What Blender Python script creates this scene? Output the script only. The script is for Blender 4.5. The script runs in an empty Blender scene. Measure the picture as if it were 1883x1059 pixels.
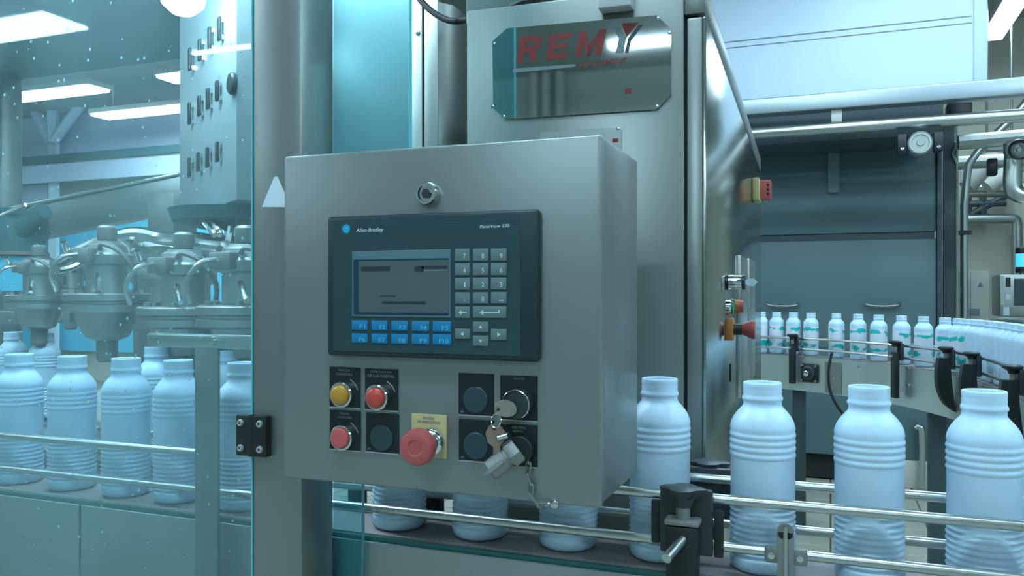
import bpy, bmesh, math, random
from mathutils import Matrix, Vector

random.seed(7)
scene = bpy.context.scene
C = scene.collection
rad = math.radians

# ------------------------------------------------------------------ camera
FPX, CX, CY, YAW = 1510.0, 941.5, 537.0, rad(21.2)
CAM = Vector((0.0, 0.0, 1.30))
cam_data = bpy.data.cameras.new('camera')
cam_data.sensor_width = 36.0
cam_data.lens = 36.0 * FPX / 1883.0
cam_data.shift_y = (CY - 529.5) / 1883.0
cam_data.clip_start = 0.05
cam = bpy.data.objects.new('camera', cam_data)
C.objects.link(cam)
cam.location = CAM
cam.rotation_euler = (rad(90), 0, YAW)
scene.camera = cam

# ------------------------------------------------------------------ world / colour management
world = bpy.data.worlds.new('hall_air')
scene.world = world
world.use_nodes = True
world.node_tree.nodes['Background'].inputs[0].default_value = (0.30, 0.46, 0.50, 1)
world.node_tree.nodes['Background'].inputs[1].default_value = 0.25
vs = scene.view_settings
vs.view_transform = 'Standard'
vs.look = 'None'
vs.gamma = 1.0
vs.use_curve_mapping = False
vs.exposure = 0.78
scene.cycles.max_bounces = 5
scene.cycles.diffuse_bounces = 3
scene.cycles.glossy_bounces = 3
scene.cycles.transparent_max_bounces = 8
scene.cycles.caustics_reflective = False
scene.cycles.caustics_refractive = False
LAMP_COLOUR = (0.60, 0.85, 1.0)
LAMP_POWER = 18.0

# ------------------------------------------------------------------ measuring helpers (true places from the survey of the photo)
F3 = Vector((-math.sin(YAW), math.cos(YAW), 0))
R3 = Vector((math.cos(YAW), math.sin(YAW), 0))
UP = Vector((0, 0, 1))
def ray(u, v): return F3 + R3 * ((u - CX) / FPX) + UP * ((CY - v) / FPX)
def hit(u, v, p0, n):
    d = ray(u, v); return CAM + d * ((p0 - CAM).dot(n) / d.dot(n))
def atY(u, v, Y): return hit(u, v, Vector((0, Y, 0)), Vector((0, 1, 0)))
def atZ(u, v, Z): return hit(u, v, Vector((0, 0, Z)), UP)
def atD(u, v, d): return CAM + ray(u, v) * d

# ------------------------------------------------------------------ mesh building
class Frame:
    """A local drawing plane: x along ex, y along ey, height h along en."""
    def __init__(s, o, ex, ey, en):
        s.o, s.ex, s.ey, s.en = Vector(o), Vector(ex).normalized(), Vector(ey).normalized(), Vector(en).normalized()
        s.M = Matrix(((s.ex.x, s.ey.x, s.en.x, s.o.x), (s.ex.y, s.ey.y, s.en.y, s.o.y), (s.ex.z, s.ey.z, s.en.z, s.o.z), (0, 0, 0, 1)))
    def px(s, u, v, h=0.0, world=None):
        o, n, ex, ey = s.o, s.en, s.ex, s.ey
        if world is not None:
            o = world @ s.o; R = world.to_3x3(); n = R @ s.en; ex = R @ s.ex; ey = R @ s.ey
        p = hit(u, v, o + n * h, n) - (o + n * h)
        return p.dot(ex), p.dot(ey)

class MB:
    def __init__(s): s.bm = bmesh.new()
    def _put(s, vs_, M):
        if M is not None:
            for v in vs_: v.co = M @ v.co
    def box(s, x0, x1, y0, y1, z0, z1, bev=0.0, seg=2, M=None, vert_only=False):
        co = [(x, y, z) for x in (x0, x1) for y in (y0, y1) for z in (z0, z1)]
        t = bmesh.new()
        vv = [t.verts.new(c) for c in co]
        for f in ((0, 1, 3, 2), (4, 6, 7, 5), (0, 4, 5, 1), (2, 3, 7, 6), (0, 2, 6, 4), (1, 5, 7, 3)):
            t.faces.new([vv[i] for i in f])
        bmesh.ops.recalc_face_normals(t, faces=t.faces)
        if bev > 0:
            ed = [e for e in t.edges if not vert_only or abs(e.verts[0].co.z - e.verts[1].co.z) > 1e-6]
            bmesh.ops.bevel(t, geom=ed, offset=bev, segments=seg, affect='EDGES', profile=0.5)
        s._merge(t, M); return s
    def _merge(s, t, M):
        mp = {}
        for v in t.verts: mp[v] = s.bm.verts.new(M @ v.co if M is not None else v.co)
        for f in t.faces:
            try: s.bm.faces.new([mp[v] for v in f.verts])
            except ValueError: pass
        t.free()
    def prism(s, poly, h0, h1, M=None):
        t = bmesh.new()
        a = [t.verts.new((p[0], p[1], h0)) for p in poly]
        b = [t.verts.new((p[0], p[1], h1)) for p in poly]
        n = len(poly)
        t.faces.new(a); t.faces.new(b)
        for i in range(n): t.faces.new((a[i], a[(i + 1) % n], b[(i + 1) % n], b[i]))
        bmesh.ops.recalc_face_normals(t, faces=t.faces)
        s._merge(t, M); return s
    def lathe(s, prof, n=28, c=(0, 0), M=None, a0=0.0):
        t = bmesh.new(); rings = []
        for r, h in prof:
            if r < 1e-7: rings.append([t.verts.new((c[0], c[1], h))])
            else: rings.append([t.verts.new((c[0] + r * math.cos(a0 + 2 * math.pi * i / n), c[1] + r * math.sin(a0 + 2 * math.pi * i / n), h)) for i in range(n)])
        for A, B in zip(rings, rings[1:]):
            if len(A) == 1 and len(B) == 1: continue
            for i in range(n):
                j = (i + 1) % n
                if len(A) == 1: t.faces.new((A[0], B[i], B[j]))
                elif len(B) == 1: t.faces.new((A[i], A[j], B[0]))
                else: t.faces.new((A[i], A[j], B[j], B[i]))
        for Rg in (rings[0], rings[-1]):
            if len(Rg) > 1: t.faces.new(Rg)
        bmesh.ops.recalc_face_normals(t, faces=t.faces)
        s._merge(t, M); return s
    def cyl(s, c, r, h0, h1, n=28, M=None, ch=0.0):
        p = [(r, h0), (r, h1)] if ch <= 0 else [(r - ch, h0), (r, h0 + ch), (r, h1 - ch), (r - ch, h1)]
        return s.lathe(p, n, c, M)
    def rod(s, a, b, r, n=12, r2=None):
        a, b = Vector(a), Vector(b); d = b - a
        q = d.to_track_quat('Z', 'Y').to_matrix().to_4x4()
        return s.lathe([(r, 0), (r if r2 is None else r2, d.length)], n, (0, 0), Matrix.Translation(a) @ q)
    def tube(s, pts, r, n=10, smooth=0, closed=False):
        P = [Vector(p) for p in pts]
        for _ in range(smooth):
            Q = [] if closed else [P[0]]
            m = len(P)
            for i in range(m if closed else m - 1):
                A, B = P[i], P[(i + 1) % m]
                Q += [A * .75 + B * .25, A * .25 + B * .75]
            if not closed: Q.append(P[-1])
            P = Q
        t = bmesh.new(); rings = []; m = len(P); up = None
        for i, p in enumerate(P):
            if closed: d = P[(i + 1) % m] - P[i - 1]
            else: d = P[min(i + 1, m - 1)] - P[max(i - 1, 0)]
            d.normalize()
            if up is None:
                up = Vector((0, 0, 1)) if abs(d.z) < .9 else Vector((1, 0, 0))
            x = d.cross(up).normalized(); y = x.cross(d).normalized(); up = y
            rings.append([t.verts.new(p + (x * math.cos(2 * math.pi * k / n) + y * math.sin(2 * math.pi * k / n)) * r) for k in range(n)])
        for i in range(m if closed else m - 1):
            A, B = rings[i], rings[(i + 1) % m]
            for k in range(n): t.faces.new((A[k], A[(k + 1) % n], B[(k + 1) % n], B[k]))
        if not closed: t.faces.new(rings[0]); t.faces.new(rings[-1])
        bmesh.ops.recalc_face_normals(t, faces=t.faces)
        s._merge(t, None); return s
    def ribbon(s, path, off0, off1, z0, z1):
        """A curved upright/flat strip following a plan path, between two side offsets and two heights."""
        n = len(path); t = bmesh.new(); rows = []
        for i, p in enumerate(path):
            d = (path[min(i + 1, n - 1)] - path[max(i - 1, 0)]); d.z = 0; d.normalize()
            nn = Vector((d.y, -d.x, 0))
            rows.append([t.verts.new(Vector((p.x, p.y, z)) + nn * o) for o, z in ((off0, z0), (off1, z0), (off1, z1), (off0, z1))])
        for A, B in zip(rows, rows[1:]):
            for k in range(4): t.faces.new((A[k], A[(k + 1) % 4], B[(k + 1) % 4], B[k]))
        t.faces.new(rows[0]); t.faces.new(rows[-1])
        bmesh.ops.recalc_face_normals(t, faces=t.faces)
        s._merge(t, None); return s
    def text(s, string, x0, x1, y0, y1, h, M, shear=0.0, bold=0.0, thick=0.0003):
        cu = bpy.data.curves.new('t', 'FONT'); cu.body = string; cu.size = 1.0
        cu.shear = shear; cu.offset = bold; cu.extrude = 0.02; cu.resolution_u = 3; cu.space_character = 1.05
        ob = bpy.data.objects.new('t', cu); C.objects.link(ob)
        me = bpy.data.meshes.new_from_object(ob.evaluated_get(bpy.context.evaluated_depsgraph_get()))
        bpy.data.objects.remove(ob); bpy.data.curves.remove(cu)
        xs = [v.co.x for v in me.vertices]; ys = [v.co.y for v in me.vertices]
        ax, bx, ay, by = min(xs), max(xs), min(ys), max(ys)
        if bx - ax < 1e-6: bx = ax + 1
        if by - ay < 1e-6: by = ay + 1
        t = bmesh.new(); t.from_mesh(me); bpy.data.meshes.remove(me)
        for v in t.verts:
            v.co = Vector((x0 + (v.co.x - ax) / (bx - ax) * (x1 - x0), y0 + (v.co.y - ay) / (by - ay) * (y1 - y0), h + (thick if v.co.z > 0 else 0.0)))
        s._merge(t, M); return s

WL = {}
def to_mesh(name, mb, mat, angle=35):
    me = bpy.data.meshes.new(name)
    mb.bm.to_mesh(me); mb.bm.free()
    for p in me.polygons: p.use_smooth = True
    me.set_sharp_from_angle(angle=rad(angle))
    me.materials.append(mat)
    return me
def part(name, mb, mat, parent=None, label=None, cat=None, group=None, kind=None, origin=None, angle=35):
    vs_ = [v.co for v in mb.bm.verts]
    if origin is None:
        lo = Vector((min(c.x for c in vs_), min(c.y for c in vs_), min(c.z for c in vs_)))
        hi = Vector((max(c.x for c in vs_), max(c.y for c in vs_), max(c.z for c in vs_)))
        origin = Vector(((lo.x + hi.x) / 2, (lo.y + hi.y) / 2, lo.z))
    origin = Vector(origin)
    for v in mb.bm.verts: v.co -= origin
    o = bpy.data.objects.new(name, to_mesh(name, mb, mat, angle)); C.objects.link(o)
    WL[o] = origin.copy()
    if parent is not None:
        o.parent = parent; o.location = origin - WL[parent]
    else: o.location = origin
    props(o, label, cat, group, kind)
    return o
def props(o, label=None, cat=None, group=None, kind=None):
    if label: o['label'] = label
    if cat: o['category'] = cat
    if group: o['group'] = group
    if kind: o['kind'] = kind
def thing(name, label, cat, loc=(0, 0, 0), rz=0.0, group=None, local=False, kind=None):
    o = bpy.data.objects.new(name, None); C.objects.link(o)
    o.empty_display_size = 0.05
    o.location = loc; o.rotation_euler = (0, 0, rz)
    WL[o] = Vector((0, 0, 0)) if local else Vector(loc)
    props(o, label, cat, group, kind)
    return o
def copy_tree(o, parent=None):
    c = o.copy(); C.objects.link(c); c.parent = parent
    for ch in list(o.children): copy_tree(ch, c)
    return c

# ------------------------------------------------------------------ materials
def mat_new(name):
    m = bpy.data.materials.new(name); m.use_nodes = True
    return m, m.node_tree.nodes, m.node_tree.links, m.node_tree.nodes['Principled BSDF']
def plain(name, col, rough=0.5, metal=0.0, spec=0.5, noise=0.0, nscale=20.0, coat=0.0):
    m, N, L, B = mat_new(name)
    B.inputs['Base Color'].default_value = (*col, 1)
    B.inputs['Roughness'].default_value = rough
    B.inputs['Metallic'].default_value = metal
    B.inputs['Specular IOR Level'].default_value = spec
    B.inputs['Coat Weight'].default_value = coat
    if noise > 0:
        tc = N.new('ShaderNodeTexCoord'); nz = N.new('ShaderNodeTexNoise'); nz.inputs['Scale'].default_value = nscale
        nz.inputs['Detail'].default_value = 4
        mx = N.new('ShaderNodeMix'); mx.data_type = 'RGBA'
        mx.inputs['A'].default_value = (*[c * (1 - noise) for c in col], 1)
        mx.inputs['B'].default_value = (*[min(1, c * (1 + noise)) for c in col], 1)
        L.new(tc.outputs['Object'], nz.inputs['Vector']); L.new(nz.outputs['Fac'], mx.inputs['Factor'])
        L.new(mx.outputs['Result'], B.inputs['Base Color'])
    return m
def steel(name, col=(0.60, 0.62, 0.61), rough=0.32, streak=(220, 220, 3), var=0.10, bump=0.02, blot=0.0, metal=1.0):
    m, N, L, B = mat_new(name)
    B.inputs['Base Color'].default_value = (*col, 1)
    B.inputs['Metallic'].default_value = metal
    tc = N.new('ShaderNodeTexCoord'); mp = N.new('ShaderNodeMapping'); mp.inputs['Scale'].default_value = streak
    nz = N.new('ShaderNodeTexNoise'); nz.inputs['Scale'].default_value = 1.0; nz.inputs['Detail'].default_value = 3
    mr = N.new('ShaderNodeMapRange')
    mr.inputs['To Min'].default_value = max(0.02, rough - var); mr.inputs['To Max'].default_value = rough + var
    L.new(tc.outputs['Object'], mp.inputs['Vector']); L.new(mp.outputs['Vector'], nz.inputs['Vector'])
    L.new(nz.outputs['Fac'], mr.inputs['Value']); L.new(mr.outputs['Result'], B.inputs['Roughness'])
    if bump > 0:
        bp = N.new('ShaderNodeBump'); bp.inputs['Strength'].default_value = bump; bp.inputs['Distance'].default_value = 0.002
        L.new(nz.outputs['Fac'], bp.inputs['Height']); L.new(bp.outputs['Normal'], B.inputs['Normal'])
    if blot > 0:
        n2 = N.new('ShaderNodeTexNoise'); n2.inputs['Scale'].default_value = 7; n2.inputs['Detail'].default_value = 3
        mx = N.new('ShaderNodeMix'); mx.data_type = 'RGBA'
        mx.inputs['A'].default_value = (*[c * (1 - blot) for c in col], 1); mx.inputs['B'].default_value = (*[min(1, c * (1 + blot)) for c in col], 1)
        L.new(tc.outputs['Object'], n2.inputs['Vector']); L.new(n2.outputs['Fac'], mx.inputs['Factor']); L.new(mx.outputs['Result'], B.inputs['Base Color'])
    return m
def glow(name, col, strength):
    m, N, L, B = mat_new(name)
    B.inputs['Base Color'].default_value = (*col, 1)
    B.inputs['Emission Color'].default_value = (*col, 1)
    B.inputs['Emission Strength'].default_value = strength
    return m
def pane_glass(name, tint, haze, haze_col, dirt=0.0):  # haze veil paints in reflected brightness along with the dirt film
    m, N, L, B = mat_new(name)
    out = N['Material Output']; N.remove(B)
    tr = N.new('ShaderNodeBsdfTransparent'); tr.inputs['Color'].default_value = (*tint, 1)
    gl = N.new('ShaderNodeBsdfGlossy'); gl.inputs['Roughness'].default_value = 0.01; gl.inputs['Color'].default_value = (0.9, 1, 1, 1)
    df = N.new('ShaderNodeBsdfDiffuse'); df.inputs['Color'].default_value = (*haze_col, 1)
    tl = N.new('ShaderNodeBsdfTranslucent'); tl.inputs['Color'].default_value = (*haze_col, 1)
    ad = N.new('ShaderNodeMixShader'); ad.inputs[0].default_value = 0.5
    L.new(df.outputs[0], ad.inputs[1]); L.new(tl.outputs[0], ad.inputs[2])
    m1 = N.new('ShaderNodeMixShader'); m2 = N.new('ShaderNodeMixShader')
    lw = N.new('ShaderNodeLayerWeight'); lw.inputs['Blend'].default_value = 0.18
    mr = N.new('ShaderNodeMapRange'); mr.inputs['To Min'].default_value = 0.03; mr.inputs['To Max'].default_value = 0.55
    L.new(lw.outputs['Facing'], mr.inputs['Value']); 
    pw = N.new('ShaderNodeMath'); pw.operation = 'POWER'; pw.inputs[1].default_value = 2.6
    L.new(lw.outputs['Facing'], pw.inputs[0]); L.new(pw.outputs[0], mr.inputs['Value'])
    L.new(mr.outputs['Result'], m1.inputs[0])
    L.new(tr.outputs[0], m1.inputs[1]); L.new(gl.outputs[0], m1.inputs[2])
    L.new(m1.outputs[0], m2.inputs[1]); L.new(ad.outputs[0], m2.inputs[2])
    if dirt > 0:
        tc = N.new('ShaderNodeTexCoord')
        n1 = N.new('ShaderNodeTexNoise'); n1.inputs['Scale'].default_value = 3.5; n1.inputs['Detail'].default_value = 3
        vo = N.new('ShaderNodeTexVoronoi'); vo.inputs['Scale'].default_value = 46; vo.feature = 'F1'
        c1 = N.new('ShaderNodeMapRange'); c1.inputs['From Min'].default_value = 0.16; c1.inputs['From Max'].default_value = 0.06
        c1.inputs['To Min'].default_value = 0; c1.inputs['To Max'].default_value = 1
        sep = N.new('ShaderNodeSeparateColor')
        gt = N.new('ShaderNodeMath'); gt.operation = 'GREATER_THAN'; gt.inputs[1].default_value = 0.62
        mu = N.new('ShaderNodeMath'); mu.operation = 'MULTIPLY'
        mu2 = N.new('ShaderNodeMath'); mu2.operation = 'MULTIPLY'; mu2.inputs[1].default_value = dirt
        c2 = N.new('ShaderNodeMapRange'); c2.inputs['From Min'].default_value = 0.35; c2.inputs['From Max'].default_value = 0.75
        c2.inputs['To Min'].default_value = haze * 0.45; c2.inputs['To Max'].default_value = haze * 1.8
        a = N.new('ShaderNodeMath'); a.operation = 'ADD'; a.use_clamp = True
        L.new(tc.outputs['Object'], n1.inputs['Vector']); L.new(tc.outputs['Object'], vo.inputs['Vector'])
        L.new(vo.outputs['Distance'], c1.inputs['Value']); L.new(vo.outputs['Color'], sep.inputs[0]); L.new(sep.outputs[0], gt.inputs[0])
        L.new(c1.outputs['Result'], mu.inputs[0]); L.new(gt.outputs[0], mu.inputs[1]); L.new(mu.outputs[0], mu2.inputs[0])
        L.new(n1.outputs['Fac'], c2.inputs['Value']); L.new(c2.outputs['Result'], a.inputs[0]); L.new(mu2.outputs[0], a.inputs[1])
        L.new(a.outputs[0], m2.inputs[0])
    else: m2.inputs[0].default_value = haze
    L.new(m2.outputs[0], out.inputs['Surface'])
    return m

M = {}
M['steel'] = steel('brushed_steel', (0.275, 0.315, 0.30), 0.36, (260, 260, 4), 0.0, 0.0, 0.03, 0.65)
M['steel_panel'] = steel('brushed_panel_steel', (0.275, 0.318, 0.305), 0.36, (3, 260, 260), 0.0, 0.0, 0.03, 0.60)
M['steel_bright'] = steel('bright_steel', (0.54, 0.58, 0.56), 0.30, (40, 40, 40), 0.05, 0.0)
M['steel_cab'] = steel('cabinet_steel', (0.265, 0.30, 0.28), 0.33, (240, 240, 4), 0.0, 0.0, 0.04, 0.70)
M['steel_side'] = steel('polished_side_steel', (0.45, 0.50, 0.475), 0.16, (240, 240, 4), 0.0, 0.0, 0.04)
M['mirror'] = steel('mirror_steel', (0.68, 0.73, 0.70), 0.035, (8, 8, 8), 0.01, 0.0)
M['chrome'] = plain('chrome', (0.75, 0.77, 0.77), 0.12, 1.0)
M['dull_steel'] = steel('dull_machine_steel', (0.42, 0.46, 0.44), 0.42, (30, 30, 30), 0.1, 0.03, 0.15)
M['zinc'] = plain('dull_zinc', (0.27, 0.29, 0.28), 0.5, 0.5, noise=0.15, nscale=90)
M['brass_key'] = plain('worn_bronze_key', (0.30, 0.22, 0.17), 0.45, 0.4, noise=0.2, nscale=120)
M['nickel_key'] = plain('nickel_key', (0.36, 0.36, 0.31), 0.45, 0.5, noise=0.15, nscale=150)
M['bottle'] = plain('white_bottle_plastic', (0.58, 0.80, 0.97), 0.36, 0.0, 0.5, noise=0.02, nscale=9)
M['bezel'] = plain('dark_teal_bezel', (0.018, 0.040, 0.046), 0.38, 0, 0.4, noise=0.1, nscale=60)
M['bezel_face'] = plain('dark_teal_overlay', (0.028, 0.066, 0.074), 0.45, 0, 0.35, noise=0.05, nscale=30)
M['key_grey'] = plain('grey_keypad_overlay', (0.13, 0.21, 0.21), 0.5, noise=0.05, nscale=80)
M['key_blue'] = plain('blue_keypad_overlay', (0.0, 0.21, 0.44), 0.45, noise=0.05, nscale=80)
M['ink_white'] = plain('white_ink', (0.62, 0.72, 0.74), 0.6)
M['ink_cyan'] = plain('cyan_ink', (0.10, 0.55, 0.80), 0.6)
M['ink_black'] = plain('black_ink', (0.03, 0.03, 0.03), 0.6)
M['ink_grey'] = plain('grey_ink', (0.22, 0.27, 0.28), 0.6)
M['ink_red'] = plain('dark_red_ink', (0.21, 0.022, 0.018), 0.5)
M['ink_steelgrey'] = plain('steel_grey_ink', (0.17, 0.24, 0.25), 0.5)
M['ink_navy'] = plain('dark_navy_ink', (0.035, 0.055, 0.075), 0.5)
M['accent'] = plain('muted_teal_line', (0.02, 0.12, 0.16), 0.5)
M['logo_blue'] = plain('logo_blue', (0.0, 0.36, 0.62), 0.5)
M['lcd_edge'] = plain('lcd_blue_border', (0.008, 0.045, 0.10), 0.25)
M['lcd'] = plain('lcd_glass', (0.10, 0.125, 0.13), 0.06, 0, 0.5, noise=0.12, nscale=25)
M['lcd_bar'] = plain('lcd_dark_text_bar', (0.028, 0.045, 0.055), 0.2)
M['lcd_pale'] = plain('lcd_pale_text_bar', (0.20, 0.26, 0.27), 0.2)
M['strip'] = plain('screen_top_strip', (0.10, 0.20, 0.23), 0.4)
M['legend'] = plain('black_legend_plate', (0.008, 0.016, 0.019), 0.35, noise=0.2, nscale=40)
M['legend_edge'] = plain('legend_light_edge', (0.40, 0.44, 0.45), 0.5)
M['plug'] = plain('dark_teal_plug', (0.020, 0.058, 0.068), 0.5, noise=0.08, nscale=60)
M['yellow_cap'] = plain('amber_lens', (0.58, 0.28, 0.03), 0.3, noise=0.1, nscale=90, coat=0.3)
M['red_cap'] = plain('red_lens', (0.62, 0.07, 0.05), 0.3, noise=0.1, nscale=90, coat=0.3)
M['rose_cap'] = plain('faded_red_cap', (0.60, 0.12, 0.12), 0.4, noise=0.05, nscale=90)
M['mushroom'] = plain('faded_red_mushroom', (0.50, 0.10, 0.095), 0.38, noise=0.08, nscale=60, coat=0.15)
M['yellow_plate'] = plain('pale_yellow_plate', (0.64, 0.55, 0.27), 0.5, noise=0.05, nscale=60)
M['black'] = plain('black_plastic', (0.012, 0.018, 0.020), 0.42, noise=0.2, nscale=70)
M['black_soft'] = plain('dark_grey_plastic', (0.028, 0.042, 0.046), 0.4, noise=0.2, nscale=70)
M['rubber'] = plain('black_cable_rubber', (0.012, 0.016, 0.018), 0.5)
M['dark_void'] = plain('gap_shade_black', (0.010, 0.016, 0.018), 0.7)  # near-black that holds the shade of gaps and hollows
M['belt'] = plain('brown_grey_belt', (0.34, 0.31, 0.30), 0.5, noise=0.12, nscale=14)
M['belt_edge'] = plain('green_wear_strip', (0.02, 0.15, 0.13), 0.45)
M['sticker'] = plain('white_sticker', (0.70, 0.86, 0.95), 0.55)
M['glass_door'] = pane_glass('green_tinted_glass', (0.90, 0.965, 0.975), 0.095, (0.52, 0.82, 0.87), 0.6)
M['glass_edge_dim'] = plain('glass_edge_glow_dim', (0.12, 0.36, 0.40), 0.2, 0, 0.6)  # same edge glow painted weaker, for the lower pane
M['tower_paint'] = plain('pale_tower_steel', (0.36, 0.46, 0.47), 0.35, 0.25, noise=0.04, nscale=5)
M['glass_clear'] = pane_glass('blue_tinted_glass', (0.66, 0.90, 0.94), 0.10, (0.30, 0.75, 0.85), 0.0)
M['glass_edge'] = plain('glass_edge_glow', (0.16, 0.66, 0.74), 0.15, 0, 0.6)  # light gathered in the glass edge is put into this colour
M['wall_beige'] = plain('beige_wall_paint', (0.58, 0.57, 0.48), 0.75, noise=0.06, nscale=2)
M['wall_teal'] = plain('teal_grey_wall_paint', (0.50, 0.60, 0.56), 0.75, noise=0.06, nscale=2)
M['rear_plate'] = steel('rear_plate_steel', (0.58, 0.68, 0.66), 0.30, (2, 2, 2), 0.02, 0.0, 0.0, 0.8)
M['wall_pale'] = plain('pale_wall_paint', (0.34, 0.38, 0.35), 0.75, noise=0.06, nscale=2)
M['ceiling'] = plain('grey_ceiling', (0.36, 0.42, 0.42), 0.8, noise=0.08, nscale=1.5)
M['tile'] = plain('beige_floor_tile', (0.41, 0.40, 0.34), 0.45, noise=0.10, nscale=5)
M['grey_paint'] = plain('blue_grey_machine_paint', (0.10, 0.175, 0.19), 0.42, noise=0.05, nscale=3)
M['stay_grey'] = plain('stay_grey_paint', (0.15, 0.235, 0.25), 0.45, noise=0.04, nscale=6)
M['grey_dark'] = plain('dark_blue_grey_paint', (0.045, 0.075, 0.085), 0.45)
M['pale_panel'] = plain('pale_blue_white_panel', (0.62, 0.78, 0.92), 0.35, noise=0.03, nscale=3)
M['pale_steel'] = plain('pale_satin_steel', (0.40, 0.48, 0.52), 0.32, 0.55, noise=0.04, nscale=3)
M['plate_steel'] = plain('satin_side_plate_steel', (0.36, 0.42, 0.40), 0.38, 0.5, noise=0.05, nscale=6)
M['pale_line'] = plain('panel_seam_grey', (0.20, 0.27, 0.32), 0.5)
M['white_paint'] = plain('white_cabinet_paint', (0.58, 0.58, 0.52), 0.5, noise=0.04, nscale=4)
M['cyan_sheet'] = plain('cyan_wall_sheet', (0.12, 0.62, 0.85), 0.5, noise=0.06, nscale=2)
M['lilac_wall'] = plain('pale_lilac_sheet', (0.62, 0.72, 0.88), 0.6, noise=0.04, nscale=3)
M['teal_metal'] = plain('dark_teal_roof_paint', (0.055, 0.145, 0.15), 0.5, noise=0.15, nscale=4)
M['orange'] = plain('orange_lens', (0.55, 0.22, 0.06), 0.3)
M['green'] = plain('green_lens', (0.0, 0.30, 0.20), 0.3)
M['stack_blue'] = glow('lit_blue_lens', (0.05, 0.45, 0.8), 0.8)
M['tube_light'] = glow('fluorescent_diffuser', LAMP_COLOUR, LAMP_POWER)
M['added_tube'] = glow('added_strip_diffuser', LAMP_COLOUR, 24.0)  # for the strip light added inside the machine
M['bulb'] = glow('round_lamp_diffuser', LAMP_COLOUR, 34.0)
M['fixture'] = plain('white_fixture_paint', (0.6, 0.63, 0.63), 0.5)
def label_mat():
    m, N, L, B = mat_new('printed_bottle_label')
    B.inputs['Roughness'].default_value = 0.4
    tc = N.new('ShaderNodeTexCoord'); nz = N.new('ShaderNodeTexNoise'); nz.inputs['Scale'].default_value = 30; nz.inputs['Detail'].default_value = 1; nz.noise_dimensions = '4D'; oi = N.new('ShaderNodeObjectInfo'); wm = N.new('ShaderNodeMath'); wm.operation = 'MULTIPLY'; wm.inputs[1].default_value = 40.0; L.new(oi.outputs['Random'], wm.inputs[0]); L.new(wm.outputs[0], nz.inputs['W'])
    sx = N.new('ShaderNodeSeparateXYZ'); L.new(tc.outputs['Object'], sx.inputs[0]); L.new(tc.outputs['Object'], nz.inputs['Vector'])
    def dist(c):
        a = N.new('ShaderNodeMath'); a.operation = 'SUBTRACT'; a.inputs[1].default_value = c
        b = N.new('ShaderNodeMath'); b.operation = 'ABSOLUTE'
        L.new(sx.outputs['Z'], a.inputs[0]); L.new(a.outputs[0], b.inputs[0]); return b
    b1, b2 = dist(0.146), dist(0.060)
    o = N.new('ShaderNodeMath'); o.operation = 'MINIMUM'; L.new(b1.outputs[0], o.inputs[0]); L.new(b2.outputs[0], o.inputs[1])
    k8 = N.new('ShaderNodeMath'); k8.operation = 'MULTIPLY'; k8.inputs[1].default_value = 13.0; L.new(o.outputs[0], k8.inputs[0])
    df_ = N.new('ShaderNodeMath'); df_.operation = 'SUBTRACT'; L.new(nz.outputs['Fac'], df_.inputs[0]); L.new(k8.outputs[0], df_.inputs[1])
    mu = N.new('ShaderNodeMapRange'); mu.inputs['From Min'].default_value = 0.40; mu.inputs['From Max'].default_value = 0.46; L.new(df_.outputs[0], mu.inputs['Value'])
    pk = N.new('ShaderNodeMix'); pk.data_type = 'RGBA'; pk.inputs['A'].default_value = (0.68, 0.86, 0.98, 1); pk.inputs['B'].default_value = (0.82, 0.76, 0.88, 1)
    n2 = N.new('ShaderNodeTexNoise'); n2.inputs['Scale'].default_value = 14; L.new(tc.outputs['Object'], n2.inputs['Vector'])
    L.new(n2.outputs['Fac'], pk.inputs['Factor'])
    mx = N.new('ShaderNodeMix'); mx.data_type = 'RGBA'; mx.inputs['B'].default_value = (0.0, 0.55, 0.52, 1)
    L.new(pk.outputs['Result'], mx.inputs['A']); L.new(mu.outputs[0], mx.inputs['Factor']); L.new(mx.outputs['Result'], B.inputs['Base Color'])
    return m
M['label'] = label_mat()
def floor_mat():
    m, N, L, B = mat_new('tiled_floor_far')
    tc = N.new('ShaderNodeTexCoord'); br = N.new('ShaderNodeTexBrick'); br.offset = 0
    br.inputs['Scale'].default_value = 1; br.inputs['Brick Width'].default_value = 0.25; br.inputs['Row Height'].default_value = 0.25
    br.inputs['Mortar Size'].default_value = 0.006
    br.inputs['Color1'].default_value = (0.39, 0.39, 0.34, 1); br.inputs['Color2'].default_value = (0.42, 0.42, 0.37, 1); br.inputs['Mortar'].default_value = (0.13, 0.12, 0.10, 1)
    L.new(tc.outputs['Object'], br.inputs['Vector']); L.new(br.outputs['Color'], B.inputs['Base Color']); B.inputs['Roughness'].default_value = 0.4
    return m
M['floor'] = floor_mat()

# ================================================================== THE SETTING
X0, X1, Y0, Y1, ZC = -13.0, 5.5, -7.0, 9.0, 3.9
def shell(name, x0, x1, y0, y1, z0, z1, mat):
    return part(name, MB().box(x0, x1, y0, y1, z0, z1), mat, kind='structure', origin=(x0, y0, z0))
floor = shell('floor', X0, X1, Y0, Y1, -0.10, -0.006, M['floor'])
shell('ceiling', X0, X1, Y0, Y1, ZC, ZC + 0.1, M['ceiling'])
shell('wall_left', X0 - 0.1, X0, Y0, Y1, 0, ZC, M['wall_pale'])
shell('wall_right', X1, X1 + 0.1, Y0, Y1, 0, ZC, M['wall_teal'])
shell('wall_back', X0, X1, Y1, Y1 + 0.1, 0, ZC, M['wall_beige'])
shell('wall_front', X0, X1, Y0 - 0.1, Y0, 0, ZC, M['wall_teal'])
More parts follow.
